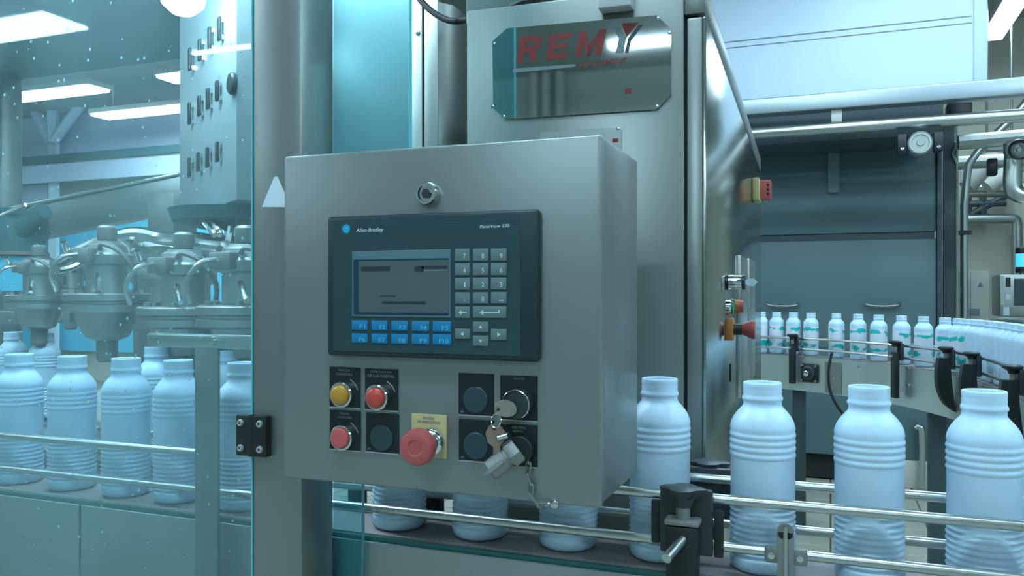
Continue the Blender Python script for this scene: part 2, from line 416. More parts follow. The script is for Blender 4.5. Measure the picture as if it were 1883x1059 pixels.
# floor tiles where the photograph shows the floor, as pieces of the floor
tile_me = to_mesh('floor_tile', MB().box(-0.121, 0.121, -0.121, 0.121, -0.006, 0.0, bev=0.003, seg=1), M['tile'])
for i in range(11):
    for j in range(11):
        t = bpy.data.objects.new('floor_tile', tile_me); C.objects.link(t); t.parent = floor
        t.location = Vector((-0.75 + 0.25 * i + .125, 3.75 + 0.25 * j + .125, 0)) - WL[floor]

# ------------------------------------------------------------------ ceiling lights
def strip_light(x, y, z, length, along, label, width=0.26, group='fluorescent ceiling lights'):
    t = thing('ceiling_light', label, 'light', (x, y, z), group=group)
    hx, hy = (length / 2, width / 2) if along == 'x' else (width / 2, length / 2)
    part('housing', MB().box(x - hx, x + hx, y - hy, y + hy, z, z + 0.06, bev=0.008), M['fixture'], t)
    d = part('diffuser', MB().box(x - hx + .02, x + hx - .02, y - hy + .02, y + hy - .02, z - 0.028, z, bev=0.01), M['tube_light'], t)
    for k in (-1, 1):
        px_, py_ = (x + k * hx * .7, y) if along == 'x' else (x, y + k * hy * .7)
        part('hanger', MB().rod((px_, py_, z + .06), (px_, py_, ZC), 0.006, 8), M['fixture'], t)
    return t
ZL = 3.5
spots = [(-11.0, -1.5), (-6.62, -3.0), (-0.5, -3.0), (3.0, -3.0),
         (-7.5, 0.6), (-4.0, -0.4), (-0.4, 0.0), (3.0, 0.0),
         (-4.2, 3.2), (-0.6, 2.9), (2.9, 3.0),
         (-7.0, 3.4), (-3.6, 6.0), tuple(atZ(85, 172, ZL))[:2], tuple(atZ(272, 204, ZL))[:2], (-5.1, -4.1), (0.75, 4.15), (2.2, 1.4), (-9.4, 5.0), (-5.6, 6.6)]  # hood lamp and last pair are unseen, added to brighten hood and far hall
where = ['over the far left corner behind the viewer', 'reflected in the glass door', 'straight behind the viewer', 'over the right corner behind the viewer',
         'high left of the filling machine', 'left above the viewer', 'directly above the viewer', 'right above the viewer',
         'above the filling machine roof', 'above the steel cabinet', 'right of the pale hood',
         'beyond the filling machine', 'behind the steel cabinet', 'seen through the glass near the far wall, left one', 'seen through the glass near the far wall, right one', 'mirrored on the glass over the handle panel', 'added unseen in front of the pale hood to brighten it', 'right of the steel cabinet', 'added unseen to brighten the far left hall', 'added unseen to brighten the far hall behind the handle panel']
for (x, y), w in zip(spots, where):
    strip_light(x, y, ZL, 1.8 if 'reflected' in w else (0.75 if 'mirrored' in w else 1.6), 'x', 'white fluorescent strip light ' + w, width=0.46 if 'reflected' in w else (0.10 if 'mirrored' in w else 0.32))
p = atZ(1824, 70, ZL)
strip_light(p.x, p.y - 1.15, ZL, 2.3, 'y', 'bright fluorescent strip in the upper right corner of the picture', width=0.19)

# ================================================================== STEEL POST, GLASS, STICKER
PY = 0.93                                   # front plane of the machine guard
pl, pr = atY(465, 500, PY).x, atY(555, 500, PY).x
post = thing('steel_post', 'square brushed steel machine post left of the control box', 'post', ((pl + pr) / 2, PY + .04, 0))
part('column', MB().box(pl, pr, PY, PY + .076, 0.012, 2.24, bev=0.004, seg=2), M['steel'], post)
part('foot_plate', MB().box(pl - .03, pr + .03, PY - .02, PY + .10, 0, 0.012, bev=0.002), M['steel'], post)
fp = Frame((0, PY, 0), (1, 0, 0), (0, 0, 1), (0, -1, 0))
tri = [fp.px(482, 381), fp.px(535, 381), fp.px(511, 325), fp.px(505, 325)]
part('triangle_sticker', MB().prism(tri, 0.0002, 0.0009, fp.M), M['sticker'], None, 'white triangular sticker on the steel post', 'sticker')

# glass door left of the post
gx1 = pl - 0.002
door = thing('glass_door', 'large teal-tinted glass guard door with black hinge, left of the post', 'glass door', (gx1 - .6, PY, 0.25))
part('pane', MB().box(gx1 - 1.9, gx1 - .0025, PY + .002, PY + .010, 0.25, 2.22), M['glass_door'], door)
part('pane_edge', MB().box(gx1 - .0025, gx1, PY + .0015, PY + .0105, 0.25, 2.22), M['glass_edge'], door, 'glass edge with its bright glow painted in cyan')
fh = Frame((0, PY, 0), (1, 0, 0), (0, 0, 1), (0, -1, 0))
a = fh.px(433, 837, .012); b = fh.px(489, 766, .012)
hin = part('hinge', MB().box(a[0], b[0], a[1], b[1], 0.0, 0.012, bev=0.002, M=fh.M), M['black'], door, 'black square hinge block with four screws')
part('hinge_knuckle', MB().rod(fh.M @ Vector(((a[0] + b[0]) / 2, a[1], .008)), fh.M @ Vector(((a[0] + b[0]) / 2, b[1], .008)), 0.0055, 16), M['black'], hin)
for fx in (.17, .80):
    for fy in (.19, .81):
        c = (a[0] + (b[0] - a[0]) * fx, a[1] + (b[1] - a[1]) * fy)
        part('screw', MB().lathe([(.0, .0120), (.0018, .0120), (.0022, .0150), (.0040, .0150), (.0052, .0122), (.0052, .0118)], 20, c, fh.M), M['legend_edge'], hin)
        part('screw_socket', MB().cyl(c, .0019, .0121, .0126, 12, fh.M), M['black'], hin)
for zz in (0.35, 2.05):
    h2 = part('hinge', MB().box(a[0], b[0], zz, zz + .05, 0.0, 0.012, bev=0.002, M=fh.M), M['black'], door)

# side glass (upper wide, lower narrow beside the conveyor)
SGY = 1.012
g0 = pr - .004; gu = atY(752, 100, SGY).x; gl_ = atY(665, 950, SGY).x
sg = thing('side_glass', 'blue-tinted glass guard panel right of the steel post, behind the control box', 'glass panel', (g0, SGY, 0.5))
part('pane', MB().prism([(g0, 0.5), (gl_, 0.5), (gl_, 1.22), (gu, 1.22), (gu, 2.24), (g0, 2.24)], 0, 0.006, Matrix(((1, 0, 0, 0), (0, 0, 1, SGY), (0, 1, 0, 0), (0, 0, 0, 1)))), M['glass_clear'], sg)
part('pane_edge', MB().box(gu, gu + .0018, SGY, SGY + .006, 1.22, 2.24), M['glass_edge'], sg)
part('pane_edge', MB().box(gl_, gl_ + .0012, SGY, SGY + .006, 0.5, 1.22), M['glass_edge_dim'], sg)

# ================================================================== CONTROL ENCLOSURE
EY, EB = 0.83, 1.01
ex0, ex1 = atY(521.5, 500, EY).x, atY(1105, 500, EY).x
ez1 = atY(521.5, 287.5, EY).z; ez0 = atY(530, 879, EY).z
enc = thing('control_enclosure', 'brushed stainless control box with keypad terminal and push buttons', 'control box', ((ex0 + ex1) / 2, (EY + EB) / 2, ez0))
part('body', MB().box(ex0 + .003, ex1 - .001, EY + .0185, EB, ez0 + .002, ez1 - .001, bev=0.003, seg=2), M['steel'], enc)
part('door', MB().box(ex0, ex1, EY, EY + .0145, ez0, ez1, bev=0.0035, seg=3), M['steel_panel'], enc, 'brushed steel hinged front door')
part('door_gasket', MB().box(ex0 + .007, ex1 - .006, EY + .0145, EY + .0185, ez0 + .005, ez1 - .004), M['black'], enc)
part('mounting_arm', MB().box(pr, ex0 + .003, EY + .105, EY + .155, ez0 + .13, ez0 + .25, bev=0.003), M['steel'], enc)
fe = Frame((0, EY, 0), (1, 0, 0), (0, 0, 1), (0, -1, 0))
# cam lock
c = fe.px(790, 357)
lk = part('cam_lock', MB().lathe([(.0135, 0), (.0135, .007), (.0120, .010), (.0098, .010), (.0090, .0070), (.0, .0070)], 36, c, fe.M), M['chrome'], enc, 'round chrome cam lock')
part('lock_core', MB().lathe([(.0060, .0069), (.0060, .0092), (.0052, .0098), (.0, .0098)], 6, c, fe.M), M['black_soft'], lk)

# legend plates with operators
def plate(u0, v0, u1, v1, uu0, vv0, uu1, vv1, lines, matname, ink, name='push_button', label=None, edge=True):
    """corner pixels of the plate: left edge (u0,v0)-(uu0,vv0) ... returns part and rectangle"""
    A = fe.px(u0, v0); D = fe.px(uu1, vv1)
    x0_, x1_, z1_, z0_ = A[0], D[0], A[1], D[1]
    pt = part(name, MB().box(x0_, x1_, z0_, z1_, 0.0, 0.0016, bev=0.0004, seg=1, M=fe.M), M[matname], enc, label)
    if edge: part('plate_edge', MB().box(x0_, x1_, z0_ - .0013, z0_, 0, .0017, M=fe.M), M['legend_edge'], pt)
    w = x1_ - x0_; h = z1_ - z0_
    for (txt, fx0, fx1, fy0, fy1) in lines:
        part('lettering', MB().text(txt, x0_ + w * fx0, x0_ + w * fx1, z0_ + h * fy0, z0_ + h * fy1, 0.0016, fe.M, bold=0.0), M[ink], pt)
    return pt, x0_, x1_, z0_, z1_
def pilot(pt, c, capmat, r=.0148, rc=.0118, h=.011, dome=.0025):
    part('bezel_ring', MB().lathe([(r, .0016), (r, h - .001), (r - .0012, h), (rc + .0006, h), (rc + .0003, h - .004)], 36, c, fe.M), M['chrome'], pt, 'chrome button ring')
    part('button_cap', MB().lathe([(rc, .0016), (rc, h + .002), (rc - .0012, h + .0038), (rc * .6, h + .0038 + dome * .7), (0, h + .0038 + dome)], 36, c, fe.M), M[capmat], pt)
def arrow_mark(pt, c, r=.019):
    m = MB(); pts = [fe.M @ Vector((c[0] + r * math.cos(t), c[1] + r * math.sin(t), .0018)) for t in [rad(k) for k in range(18, 72, 6)]]
    m.tube(pts, .0006, 6); part('turn_mark', m, M['ink_grey'], pt)
pt, xa, xb, za, zb = plate(607, 674, 0, 0, 0, 0, 663, 750, [('MARCHA', .30, .68, .90, .955), ('LLENADORA', .24, .76, .80, .86)], 'legend', 'ink_grey', label='amber push button on a black legend plate')
cA = (xa + (xb - xa) * .50, za + (zb - za) * .33); pilot(pt, cA, 'yellow_cap'); arrow_mark(pt, cA)
pt, xa, xb, za, zb = plate(607.5, 753, 0, 0, 0, 0, 663.5, 829, [('PARADA', .32, .66, .90, .955), ('LLENADORA', .27, .73, .80, .86)], 'legend', 'ink_grey', label='flat faded red push button on a black legend plate')
cA = (xa + (xb - xa) * .50, za + (zb - za) * .33); pilot(pt, cA, 'rose_cap', dome=.0008); arrow_mark(pt, cA)
pt, xa, xb, za, zb = plate(672, 677, 0, 0, 0, 0, 732.5, 755, [('DESBLOQUEO', .18, .82, .90, .955), ('DE LAS PUERTAS', .10, .90, .79, .86)], 'legend', 'ink_grey', label='glossy red push button on a black legend plate')
cA = (xa + (xb - xa) * .50, za + (zb - za) * .33); pilot(pt, cA, 'red_cap', h=.014); arrow_mark(pt, cA)
def blank(u0, v0, u1, v1):
    pt, xa, xb, za, zb = plate(u0, v0, 0, 0, 0, 0, u1, v1, [('ab', .06, .16, .05, .11)], 'legend', 'ink_grey', name='blank_plug', label='dark teal blanking plug on a black plate')
    c = (xa + (xb - xa) * .50, za + (zb - za) * .37)
    part('plug_cap', MB().lathe([(.0148, .0016), (.0148, .0028), (.0138, .0036), (0, .0038)], 36, c, fe.M), M['plug'], pt)
blank(673.5, 758, 734, 834)
blank(844, 685.5, 908.5, 765)
blank(844.5, 769, 909, 850)
pt, xa, xb, za, zb = plate(757.5, 759.5, 0, 0, 0, 0, 822, 843.5, [('PARADA', .34, .66, .88, .94), ('DE EMERGENCIA', .18, .82, .79, .85)], 'yellow_plate', 'ink_grey', name='emergency_stop', label='red mushroom emergency stop on a yellow plate', edge=False)
cE = fe.px(795, 812)
part('collar', MB().lathe([(.0165, .0016), (.0165, .005), (.0150, .009), (.0125, .011), (.0125, .018), (0, .018)], 36, cE, fe.M), M['chrome'], pt, 'chrome collar')
part('mushroom_head', MB().lathe([(.0110, .017), (.0180, .025), (.0202, .031), (.0202, .037), (.0185, .041), (.0150, .0425), (.0090, .0428), (.0080, .0420), (0, .0420)], 44, cE, fe.M), M['mushroom'], pt, 'faded red mushroom head')
# key switches
pt, xa, xb, za, zb = plate(920.5, 689.5, 0, 0, 0, 0, 989, 774, [('AJUSTE', .36, .66, .90, .955)], 'legend', 'ink_grey', name='key_switch', label='key switch with chrome ring on a black plate')
cK = (xa + (xb - xa) * .52, za + (zb - za) * .38)
part('switch_barrel', MB().lathe([(.0158, .0016), (.0158, .012), (.0150, .013), (0, .013)], 40, cK, fe.M), M['black_soft'], pt)
m = MB(); m.tube([fe.M @ Vector((cK[0] + .0153 * math.cos(rad(k)), cK[1] + .0153 * math.sin(rad(k)), .0132)) for k in range(-60, 165, 8)], .0009, 8)
part('chrome_arc', m, M['chrome'], pt)
pt2, xa, xb, za, zb = plate(921, 778, 0, 0, 0, 0, 989, 859, [('DES PARA', .32, .70, .90, .955), ('AJUSTE', .34, .62, .80, .86)], 'legend', 'ink_grey', name='key_switch', label='lower switch under the hanging steel plug')
cK2 = (xa + (xb - xa) * .58, za + (zb - za) * .42)
part('switch_barrel', MB().lathe([(.0150, .0016), (.0150, .010), (.0142, .011), (0, .011)], 40, cK2, fe.M), M['black'], pt2)

# keys hanging in the upper switch
kx, kz = cK[0] - .006, cK[1] - .003
keys = thing('switch_keys', 'pair of worn keys hanging in the upper key switch', 'keys', fe.M @ Vector((kx, kz, .013)))
m = MB(); m.lathe([(.0090, -.0011), (.0090, .0011)], 30, (0, 0), Matrix.Translation(fe.M @ Vector((kx - .001, kz, .024))) @ Matrix.Rotation(rad(20), 4, 'Y') @ Matrix.Rotation(rad(35), 4, 'Z') @ Matrix.Rotation(rad(90), 4, 'X') @ Matrix.Scale(1.35, 4, (1, 0, 0)))
part('key_bow', m, M['nickel_key'], keys, 'round grey key bow seated in the switch')
part('bow_hole', MB().rod(fe.M @ Vector((kx - .0075, kz - .0005, .0285)), fe.M @ Vector((kx - .0072, kz - .0005, .0300)), .0018, 12), M['ink_black'], keys)
part('key_blade', MB().rod(fe.M @ Vector((kx + .002, kz, .012)), fe.M @ Vector((kx, kz, .022)), .0030, 10), M['nickel_key'], keys)
m = MB(); rc_ = fe.M @ Vector((kx - .0105, kz - .013, .027)); m.tube([rc_ + Vector((.0055 * math.cos(t), .002 * math.sin(t), .0075 * math.sin(t))) for t in [2 * math.pi * k / 16 for k in range(16)]], .0006, 6, closed=True)
part('key_ring', m, M['chrome'], keys)
ko = fe.M @ Vector((kx - .0125, kz - .030, .024))
kf = Frame(ko, (1, .3, .12), (-.12, 0, 1), (.3, -1, 0))
poly = [(-.0105, .004), (-.006, .0115), (0, .0135), (.006, .0115), (.0105, .004), (.0085, -.006), (.0035, -.011), (.0030, -.034), (.0, -.037), (-.0030, -.034), (-.0045, -.028), (-.0030, -.024), (-.0045, -.018), (-.0035, -.011), (-.0085, -.006)]
part('spare_key', MB().prism(poly, -.001, .001, kf.M), M['brass_key'], keys, 'brown bronze key hanging down')
part('key_hole', MB().cyl((0, .0085), .0022, -.0012, .0012, 14, kf.M), M['ink_black'], keys)

# chained steel plug in the lower switch
plug = thing('chained_plug', 'grey steel plug with hexagon nut on a chain below the keys', 'plug', fe.M @ Vector((cK2[0], cK2[1], .012)))
d = Vector((-.72, -.35, -.62)).normalized()
po = fe.M @ Vector((cK2[0] + .000, cK2[1] + .002, .012))
q = d.to_track_quat('Z', 'Y').to_matrix().to_4x4()
part('hexagon_nut', MB().lathe([(.0130, 0), (.0145, .002), (.0145, .011), (.0130, .013)], 6, (0, 0), Matrix.Translation(po) @ q), M['zinc'], plug)
part('plug_sleeve', MB().lathe([(.0105, .0125), (.0105, .016), (.0115, .017), (.0115, .037), (.0100, .039), (0, .039)], 24, (0, 0), Matrix.Translation(po) @ q), M['zinc'], plug)
m = MB(); m.box(-.0115, .0115, -.0015, .0015, .016, .040, bev=.001, M=Matrix.Translation(po + Vector((0, -.0115, 0))) @ q)
part('stamped_plate', m, M['zinc'], plug)
part('locating_pin', MB().rod(po + Vector((-.018, -.010, .012)), po + Vector((-.006, -.012, .016)), .0035, 12), M['chrome'], plug)
# chain
def link(a, b, w, r, twist):
    a, b = Vector(a), Vector(b); ax = (b - a).normalized(); L_ = (b - a).length / 2; cc = (a + b) / 2
    s0 = ax.cross(Vector((0, -1, 0))).normalized(); s1 = ax.cross(s0).normalized()
    sd = s0 * math.cos(twist) + s1 * math.sin(twist)
    pts = []
    for k in range(18):
        t = 2 * math.pi * k / 18
        cx_ = math.cos(t); sx_ = math.sin(t)
        pts.append(cc + ax * ((L_ - w) * (1 if cx_ > 0 else -1) * (0 if abs(cx_) < .15 else 1) + w * cx_) + sd * (w * sx_))
    m = MB(); m.tube(pts, r, 6, closed=True); return m
chain_px = [(968, 838), (972, 852), (970, 874), (977, 893), (975, 909), (990, 930), (1003, 930)]
cp = []
for i, (u, v) in enumerate(chain_px):
    x, z = fe.px(u, v, .006); cp.append(fe.M @ Vector((x, z, .006)))
for i in range(len(cp) - 1):
    a_, b_ = cp[i], cp[i + 1]; dd = (b_ - a_).normalized() * .0018
    part('chain_link', link(a_ - dd, b_ + dd, .0030, .0009, 0.35 if i % 2 else 1.25), M['zinc'], plug)
x, z = fe.px(1019, 928, .003)
part('chain_anchor', MB().lathe([(.0052, .0), (.0052, .0012), (.0036, .0036), (0, .0042)], 18, (x, z), fe.M), M['chrome'], plug, 'small chrome screw holding the chain')
part('anchor_wire', MB().tube([cp[-1], cp[-1] + Vector((.003, 0, .0035)), fe.M @ Vector((x, z, .003))], .0008, 6, smooth=2), M['chrome'], plug)

# ------------------------------------------------------------------ operator terminal
term = thing('operator_terminal', 'dark teal keypad terminal with grey screen and blue function keys, in the control box door', 'terminal', fe.M @ Vector((fe.px(800, 660)[0], fe.px(800, 660)[1], 0)))
TH = 0.012
tx0, tz1 = fe.px(600.5, 399.5, TH); tx1, _ = fe.px(990, 400, TH)
_, tz1 = fe.px(700, 394.5, TH); _, tz0 = fe.px(700, 657, TH)
part('bezel', MB().box(tx0, tx1, tz0, tz1, 0.0, TH, bev=0.0045, seg=3, M=fe.M), M['bezel'], term)
o0 = fe.px(614, 500, TH)[0]; o1 = fe.px(957, 500, TH)[0]
part('overlay', MB().box(o0, o1, tz0 + .006, tz1 - .004, TH, TH + .0006, bev=.0003, seg=1, M=fe.M), M['bezel_face'], term)
OH = TH + .0006
def rect(u0, v0, u1, v1, h=OH):
    A = fe.px(u0, v0, h); B = fe.px(u1, v1, h); return A[0], B[0], B[1], A[1]
r_ = rect(648, 462.0, 829, 584)
sf = part('screen_frame', MB().box(*r_, OH - .0002, OH + .0010, bev=.0006, seg=1, M=fe.M), M['strip'], term)
x0_, x1_, z0_, z1_ = r_; w_, h_ = x1_ - x0_, z1_ - z0_
def sub(fx0, fx1, fy0, fy1): return x0_ + w_ * fx0, x0_ + w_ * fx1, z0_ + h_ * fy0, z0_ + h_ * fy1
part('screen_border', MB().box(*sub(.018, .985, .03, .87), OH + .0010, OH + .0013, M=fe.M), M['lcd_edge'], sf)
part('screen_display', MB().box(*sub(.075, .985, .065, .845), OH + .0013, OH + .0016, M=fe.M), M['lcd'], sf, 'unlit grey display glass')
for k, (f, mt) in enumerate((((.10, .40, .69, .76), 'lcd_bar'), ((.65, .74, .68, .755), 'lcd_bar'), ((.72, .97, .715, .755), 'lcd_bar'), ((.72, .97, .685, .70), 'lcd_pale'), ((.32, .76, .195, .235), 'lcd_bar'), ((.30, .46, .30, .325), 'lcd_bar'))):
    part('display_bar', MB().box(*sub(*f), OH + .0016, OH + .0018, M=fe.M), M[mt], sf)
# brand line, logo and lettering
a_ = rect(652, 414.5, 957, 413.8)
zt = fe.px(800, 409, OH)[1]
part('accent_line', MB().box(fe.px(672, 412, OH)[0], o1, zt - .0004, zt, OH, OH + .0002, M=fe.M), M['accent'], term)
cL = fe.px(636.5, 420.5, OH)
lg = part('logo_disc', MB().lathe([(.0054, OH), (.0054, OH + .0003), (0, OH + .0003)], 30, cL, fe.M), M['logo_blue'], term, 'round blue maker logo')
part('logo_lettering', MB().text('AB', cL[0] - .0032, cL[0] + .0032, cL[1] - .0010, cL[1] + .0026, OH + .0003, fe.M, shear=.2, bold=.03, thick=.0001), M['ink_cyan'], lg)
part('logo_bar', MB().box(cL[0] - .0028, cL[0] + .0028, cL[1] - .0030, cL[1] - .0019, OH + .0003, OH + .0004, M=fe.M), M['ink_cyan'], lg)
A = fe.px(655, 428, OH); B = fe.px(705, 418.5, OH)
part('maker_lettering', MB().text('Allen-Bradley', A[0], B[0], A[1] - .0008, B[1], OH, fe.M, shear=.25, bold=.008, thick=.0002), M['ink_white'], term)
A = fe.px(882, 419.5, OH); B = fe.px(937, 411.8, OH)
part('model_lettering', MB().text('PanelView 550', A[0], B[0], A[1], B[1], OH, fe.M, shear=.25, bold=.008, thick=.0002), M['ink_white'], term)
def tkey(u0, v0, u1, v1, mat, txt, ink, pos, name):
    a = rect(u0, v0, u1, v1)
    k = part(name, MB().box(*a, OH - .0003, OH + .0011, bev=.0009, seg=2, M=fe.M), M[mat], term)
    w, h = a[1] - a[0], a[3] - a[2]
    if txt:
        part('key_lettering', MB().text(txt, a[0] + w * pos[0], a[0] + w * pos[1], a[2] + h * pos[2], a[2] + h * pos[3], OH + .0011, fe.M, bold=.006, thick=.0002), M[ink], k)
    return k, a
cols = [(836.5, 864.5), (870, 898.5), (903, 932)]
rows_l = [(457.5, 480), (484, 506.5), (510.5, 533), (537, 558.8)]
num = [['7', '8', '9'], ['4', '5', '6'], ['1', '2', '3'], ['.', '0', '-']]
for r_i, (va, vb) in enumerate(rows_l):
    for c_i, (ua, ub) in enumerate(cols):
        s = num[r_i][c_i]
        pos = ((.63, .72, .22, .60) if s == '1' else (.58, .74, .22, .60)) if s not in '.-' else ((.66, .72, .22, .30) if s == '.' else (.52, .80, .24, .32))
        dv = -.3 * c_i
        tkey(ua, va + dv, ub, vb + dv, 'key_grey', s, 'ink_white', pos, 'number_key')
def glyph(k, a, polys):
    w, h = a[1] - a[0], a[3] - a[2]
    for pg in polys:
        m = MB(); m.prism([(a[0] + w * p[0], a[2] + h * p[1]) for p in pg], OH + .0011, OH + .0013, fe.M)
        part('key_symbol', m, M['ink_white'], k)
k, a = tkey(836.5, 563, 864.5, 585, 'key_grey', None, None, None, 'backspace_key')
glyph(k, a, [[(.26, .48), (.46, .68), (.46, .53), (.78, .53), (.78, .43), (.46, .43), (.46, .28)]])
k, a = tkey(870, 562.5, 932, 585, 'key_grey', None, None, None, 'enter_key')
glyph(k, a, [[(.20, .46), (.32, .66), (.32, .51), (.76, .51), (.76, .68), (.80, .68), (.80, .42), (.32, .42), (.32, .26)]])
tri_up = [[(.38, .38), (.62, .38), (.50, .66)]]; tri_dn = [[(.38, .62), (.50, .34), (.62, .62)]]
tri_l = [[(.38, .5), (.58, .30), (.58, .70)]]; tri_r = [[(.42, .30), (.62, .5), (.42, .70)]]
for box_, g in (((870, 591, 898.5, 611), tri_up), ((870, 616.5, 898.5, 637), tri_dn), ((836.5, 604, 865, 623.5), tri_l), ((903, 604.5, 932, 625.5), tri_r)):
    k, a = tkey(*box_, 'key_grey', None, None, None, 'arrow_key'); glyph(k, a, g)
fu = [(647.5, 676.5), (683.5, 713), (720, 750.5), (757.5, 790), (796, 830)]
for i, (ua, ub) in enumerate(fu):
    tkey(ua, 588.5 + .4 * i, ub, 607 + .8 * i, 'key_blue', 'F%d' % (i + 1), 'ink_cyan', (.52, .86, .16, .56), 'function_key')
    tkey(ua, 612.5 + .5 * i, ub, 631 + .8 * i, 'key_blue', 'F%d' % (i + 6), 'ink_cyan', (.48 if i < 4 else .36, .86, .16, .56), 'function_key')

# ================================================================== STEEL CABINET WITH NAMEPLATE
CP = atY(1297, 500, 1.25); CP.z = 0
CR = rad(1.7)
cab = thing('steel_cabinet', 'tall stainless electrical cabinet carrying the red lettered nameplate', 'cabinet', CP, CR, local=True)
CW = Matrix.Translation(CP) @ Matrix.Rotation(CR, 4, 'Z')
fc = Frame((0, 0, 0), (1, 0, 0), (0, 0, 1), (0, -1, 0))           # front, local
fs = Frame((0, 0, 0), (0, 1, 0), (0, 0, 1), (1, 0, 0))            # right side, local
cl = fc.px(858, 300, 0, CW)[0]; xg = fc.px(1258, 300, 0, CW)[0]; xg2 = fc.px(1263.5, 300, 0, CW)[0]
zt_ = fc.px(858, 20, 0, CW)[1]; zgap = fc.px(1280, 25, 0, CW)[1]; zgap2 = fc.px(1280, 32, 0, CW)[1]
dp = fs.px(1399, 400, 0, CW)[0]
zbase = 0.74
part('body', MB().box(cl, xg, 0, dp, 0.10, zt_, bev=.003, seg=2), M['steel_cab'], cab)
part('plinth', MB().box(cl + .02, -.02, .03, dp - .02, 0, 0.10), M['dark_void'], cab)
part('gap_shade_core', MB().box(xg - .001, -.012, .012, dp - .012, .10, zt_ - .02), M['dark_void'], cab)  # black core gives the shade inside the door gaps
part('corner_frame', MB().box(xg, 0, 0, dp, zgap, zt_, bev=.003, seg=2), M['steel_cab'], cab)
sd = part('side_door', MB().box(-.004, .001, .0005, dp - .004, 0.10, zgap2, bev=.0015, seg=2), M['steel_side'], cab, 'polished steel side door')
part('door_return', MB().box(xg2, -.0042, 0, .06, 0.10, zgap2, bev=.002, seg=2), M['steel_cab'], cab)
# nameplate
npx = [(905, 76), (932, 52), (1207, 28), (1234, 53), (1234, 174), (1208, 201), (930, 219), (907, 199)]
pts = [fc.px(u, v, .004, CW) for u, v in npx]
nm = thing('nameplate', 'mirror steel nameplate with clipped corners and red company lettering', 'nameplate', CP + Vector((0, 0, 0)), CR, local=True)
part('plate', MB().prism(pts, .0015, .004, fc.M), M['mirror'], nm)
for (u, v) in ((908, 80), (1210, 33), (1208, 196), (926, 214), (1231, 60), (906, 196)):
    part('screw', MB().lathe([(.0032, .004), (.0028, .0058), (0, .0064)], 14, fc.px(u, v, .004, CW), fc.M), M['chrome'], nm)
def npoly(name, pix, mat, h0=.004, h1=.0046):
    part(name, MB().prism([fc.px(u, v, h1, CW) for u, v in pix], h0, h1, fc.M), M[mat], nm)
def nletter(ch, u0, v0, u1, v1, du, name='letter', mat='ink_red', bold=.03):
    """bold slanted letter in the quadrilateral: bottom left (u0,v0) to top right (u1,v1)"""
    A = fc.px(u0, v0, .0046, CW); B = fc.px(u1, v1, .0046, CW)
    m = MB(); m.text(ch, A[0], B[0], A[1], B[1], .004, fc.M, shear=.18, bold=bold, thick=.0006)
    part(name, m, M[mat], nm)
def block_letter(pieces, bl, br_, tr, tl):
    """heavy slanted capital from polygons in a unit square, laid into four corner points"""
    c4 = [Vector(fc.px(u, v, .0046, CW)) for u, v in (bl, br_, tr, tl)]
    m = MB()
    for pg in pieces:
        m.prism([tuple((c4[0].lerp(c4[1], x)).lerp(c4[3].lerp(c4[2], x), y)) for x, y in pg], .004, .0046, fc.M)
    part('letter', m, M['ink_red'], nm)
block_letter([[(0, 0), (.30, 0), (.30, 1), (0, 1)], [(.30, .76), (.72, .76), (.80, .80), (.80, 1), (.30, 1)], [(.80, .98), (.80, .80), (.70, .70), (.70, .62), (.78, .52), (.90, .48), (1.0, .62), (1.0, .86), (.93, .96)],
              [(.30, .36), (.72, .36), (.90, .48), (.70, .62), (.30, .60)], [(.50, .38), (.74, .38), (.84, .30), (.92, 0), (.62, 0), (.58, .26)]], (949, 115.5), (990, 112), (998, 64.5), (957, 68))
block_letter([[(0, 0), (.32, 0), (.32, 1), (0, 1)], [(.32, .78), (1, .78), (1, 1), (.32, 1)], [(.32, .40), (.92, .40), (.92, .61), (.32, .61)], [(.32, 0), (1, 0), (1, .22), (.32, .22)]], (1003, 110.5), (1042, 107.5), (1050.5, 59.5), (1011, 63))
block_letter([[(0, 0), (.24, 0), (.24, 1), (0, 1)], [(.76, 0), (1, 0), (1, 1), (.76, 1)], [(.24, 1), (.24, .62), (.44, 0), (.56, 0), (.56, .34), (.50, .44)], [(.76, 1), (.50, .44), (.50, .0), (.56, 0), (.76, .62)]], (1056, 105.5), (1105, 101.5), (1115, 53), (1065, 57))
npoly('letter_stroke', [(1127, 51), (1140, 49), (1152, 68), (1146, 97), (1132, 98), (1138, 70)], 'ink_steelgrey')
npoly('letter_stroke', [(1182, 45), (1174, 46), (1154, 72), (1149, 97), (1155, 97), (1161, 74)], 'ink_navy')
npoly('letter_triangle', [(1142, 43), (1174, 41), (1152, 68)], 'ink_red')
nletter('EQUIPEMENT', 1064, 126, 1153, 106, 0, 'small_lettering', bold=.012, mat='ink_red')
npoly('red_square', [(1149, 162.5), (1160.5, 162), (1160.5, 172.5), (1149, 173)], 'ink_red')
npoly('ground_stripe', [(943, 126), (1058, 118), (1057, 123), (943, 134)], 'lcd_pale', .004, .0043)
# second small plate above the control box
sp = thing('small_plate', 'small pale plate with red mark, half hidden above the control box', 'plate', CP, CR, local=True)
part('plate', MB().prism([fc.px(u, v, .003, CW) for u, v in ((992, 243), (1137, 234), (1143, 238), (1143, 300), (992, 310))], .001, .003, fc.M), M['steel_bright'], sp)
part('screw', MB().lathe([(.003, .003), (.0025, .0045), (0, .005)], 12, fc.px(1137, 237, .003, CW), fc.M), M['chrome'], sp)
part('red_mark', MB().prism([fc.px(u, v, .0034, CW) for u, v in ((1126, 255), (1137, 254), (1137, 261), (1126, 262))], .003, .0034, fc.M), M['ink_red'], sp)
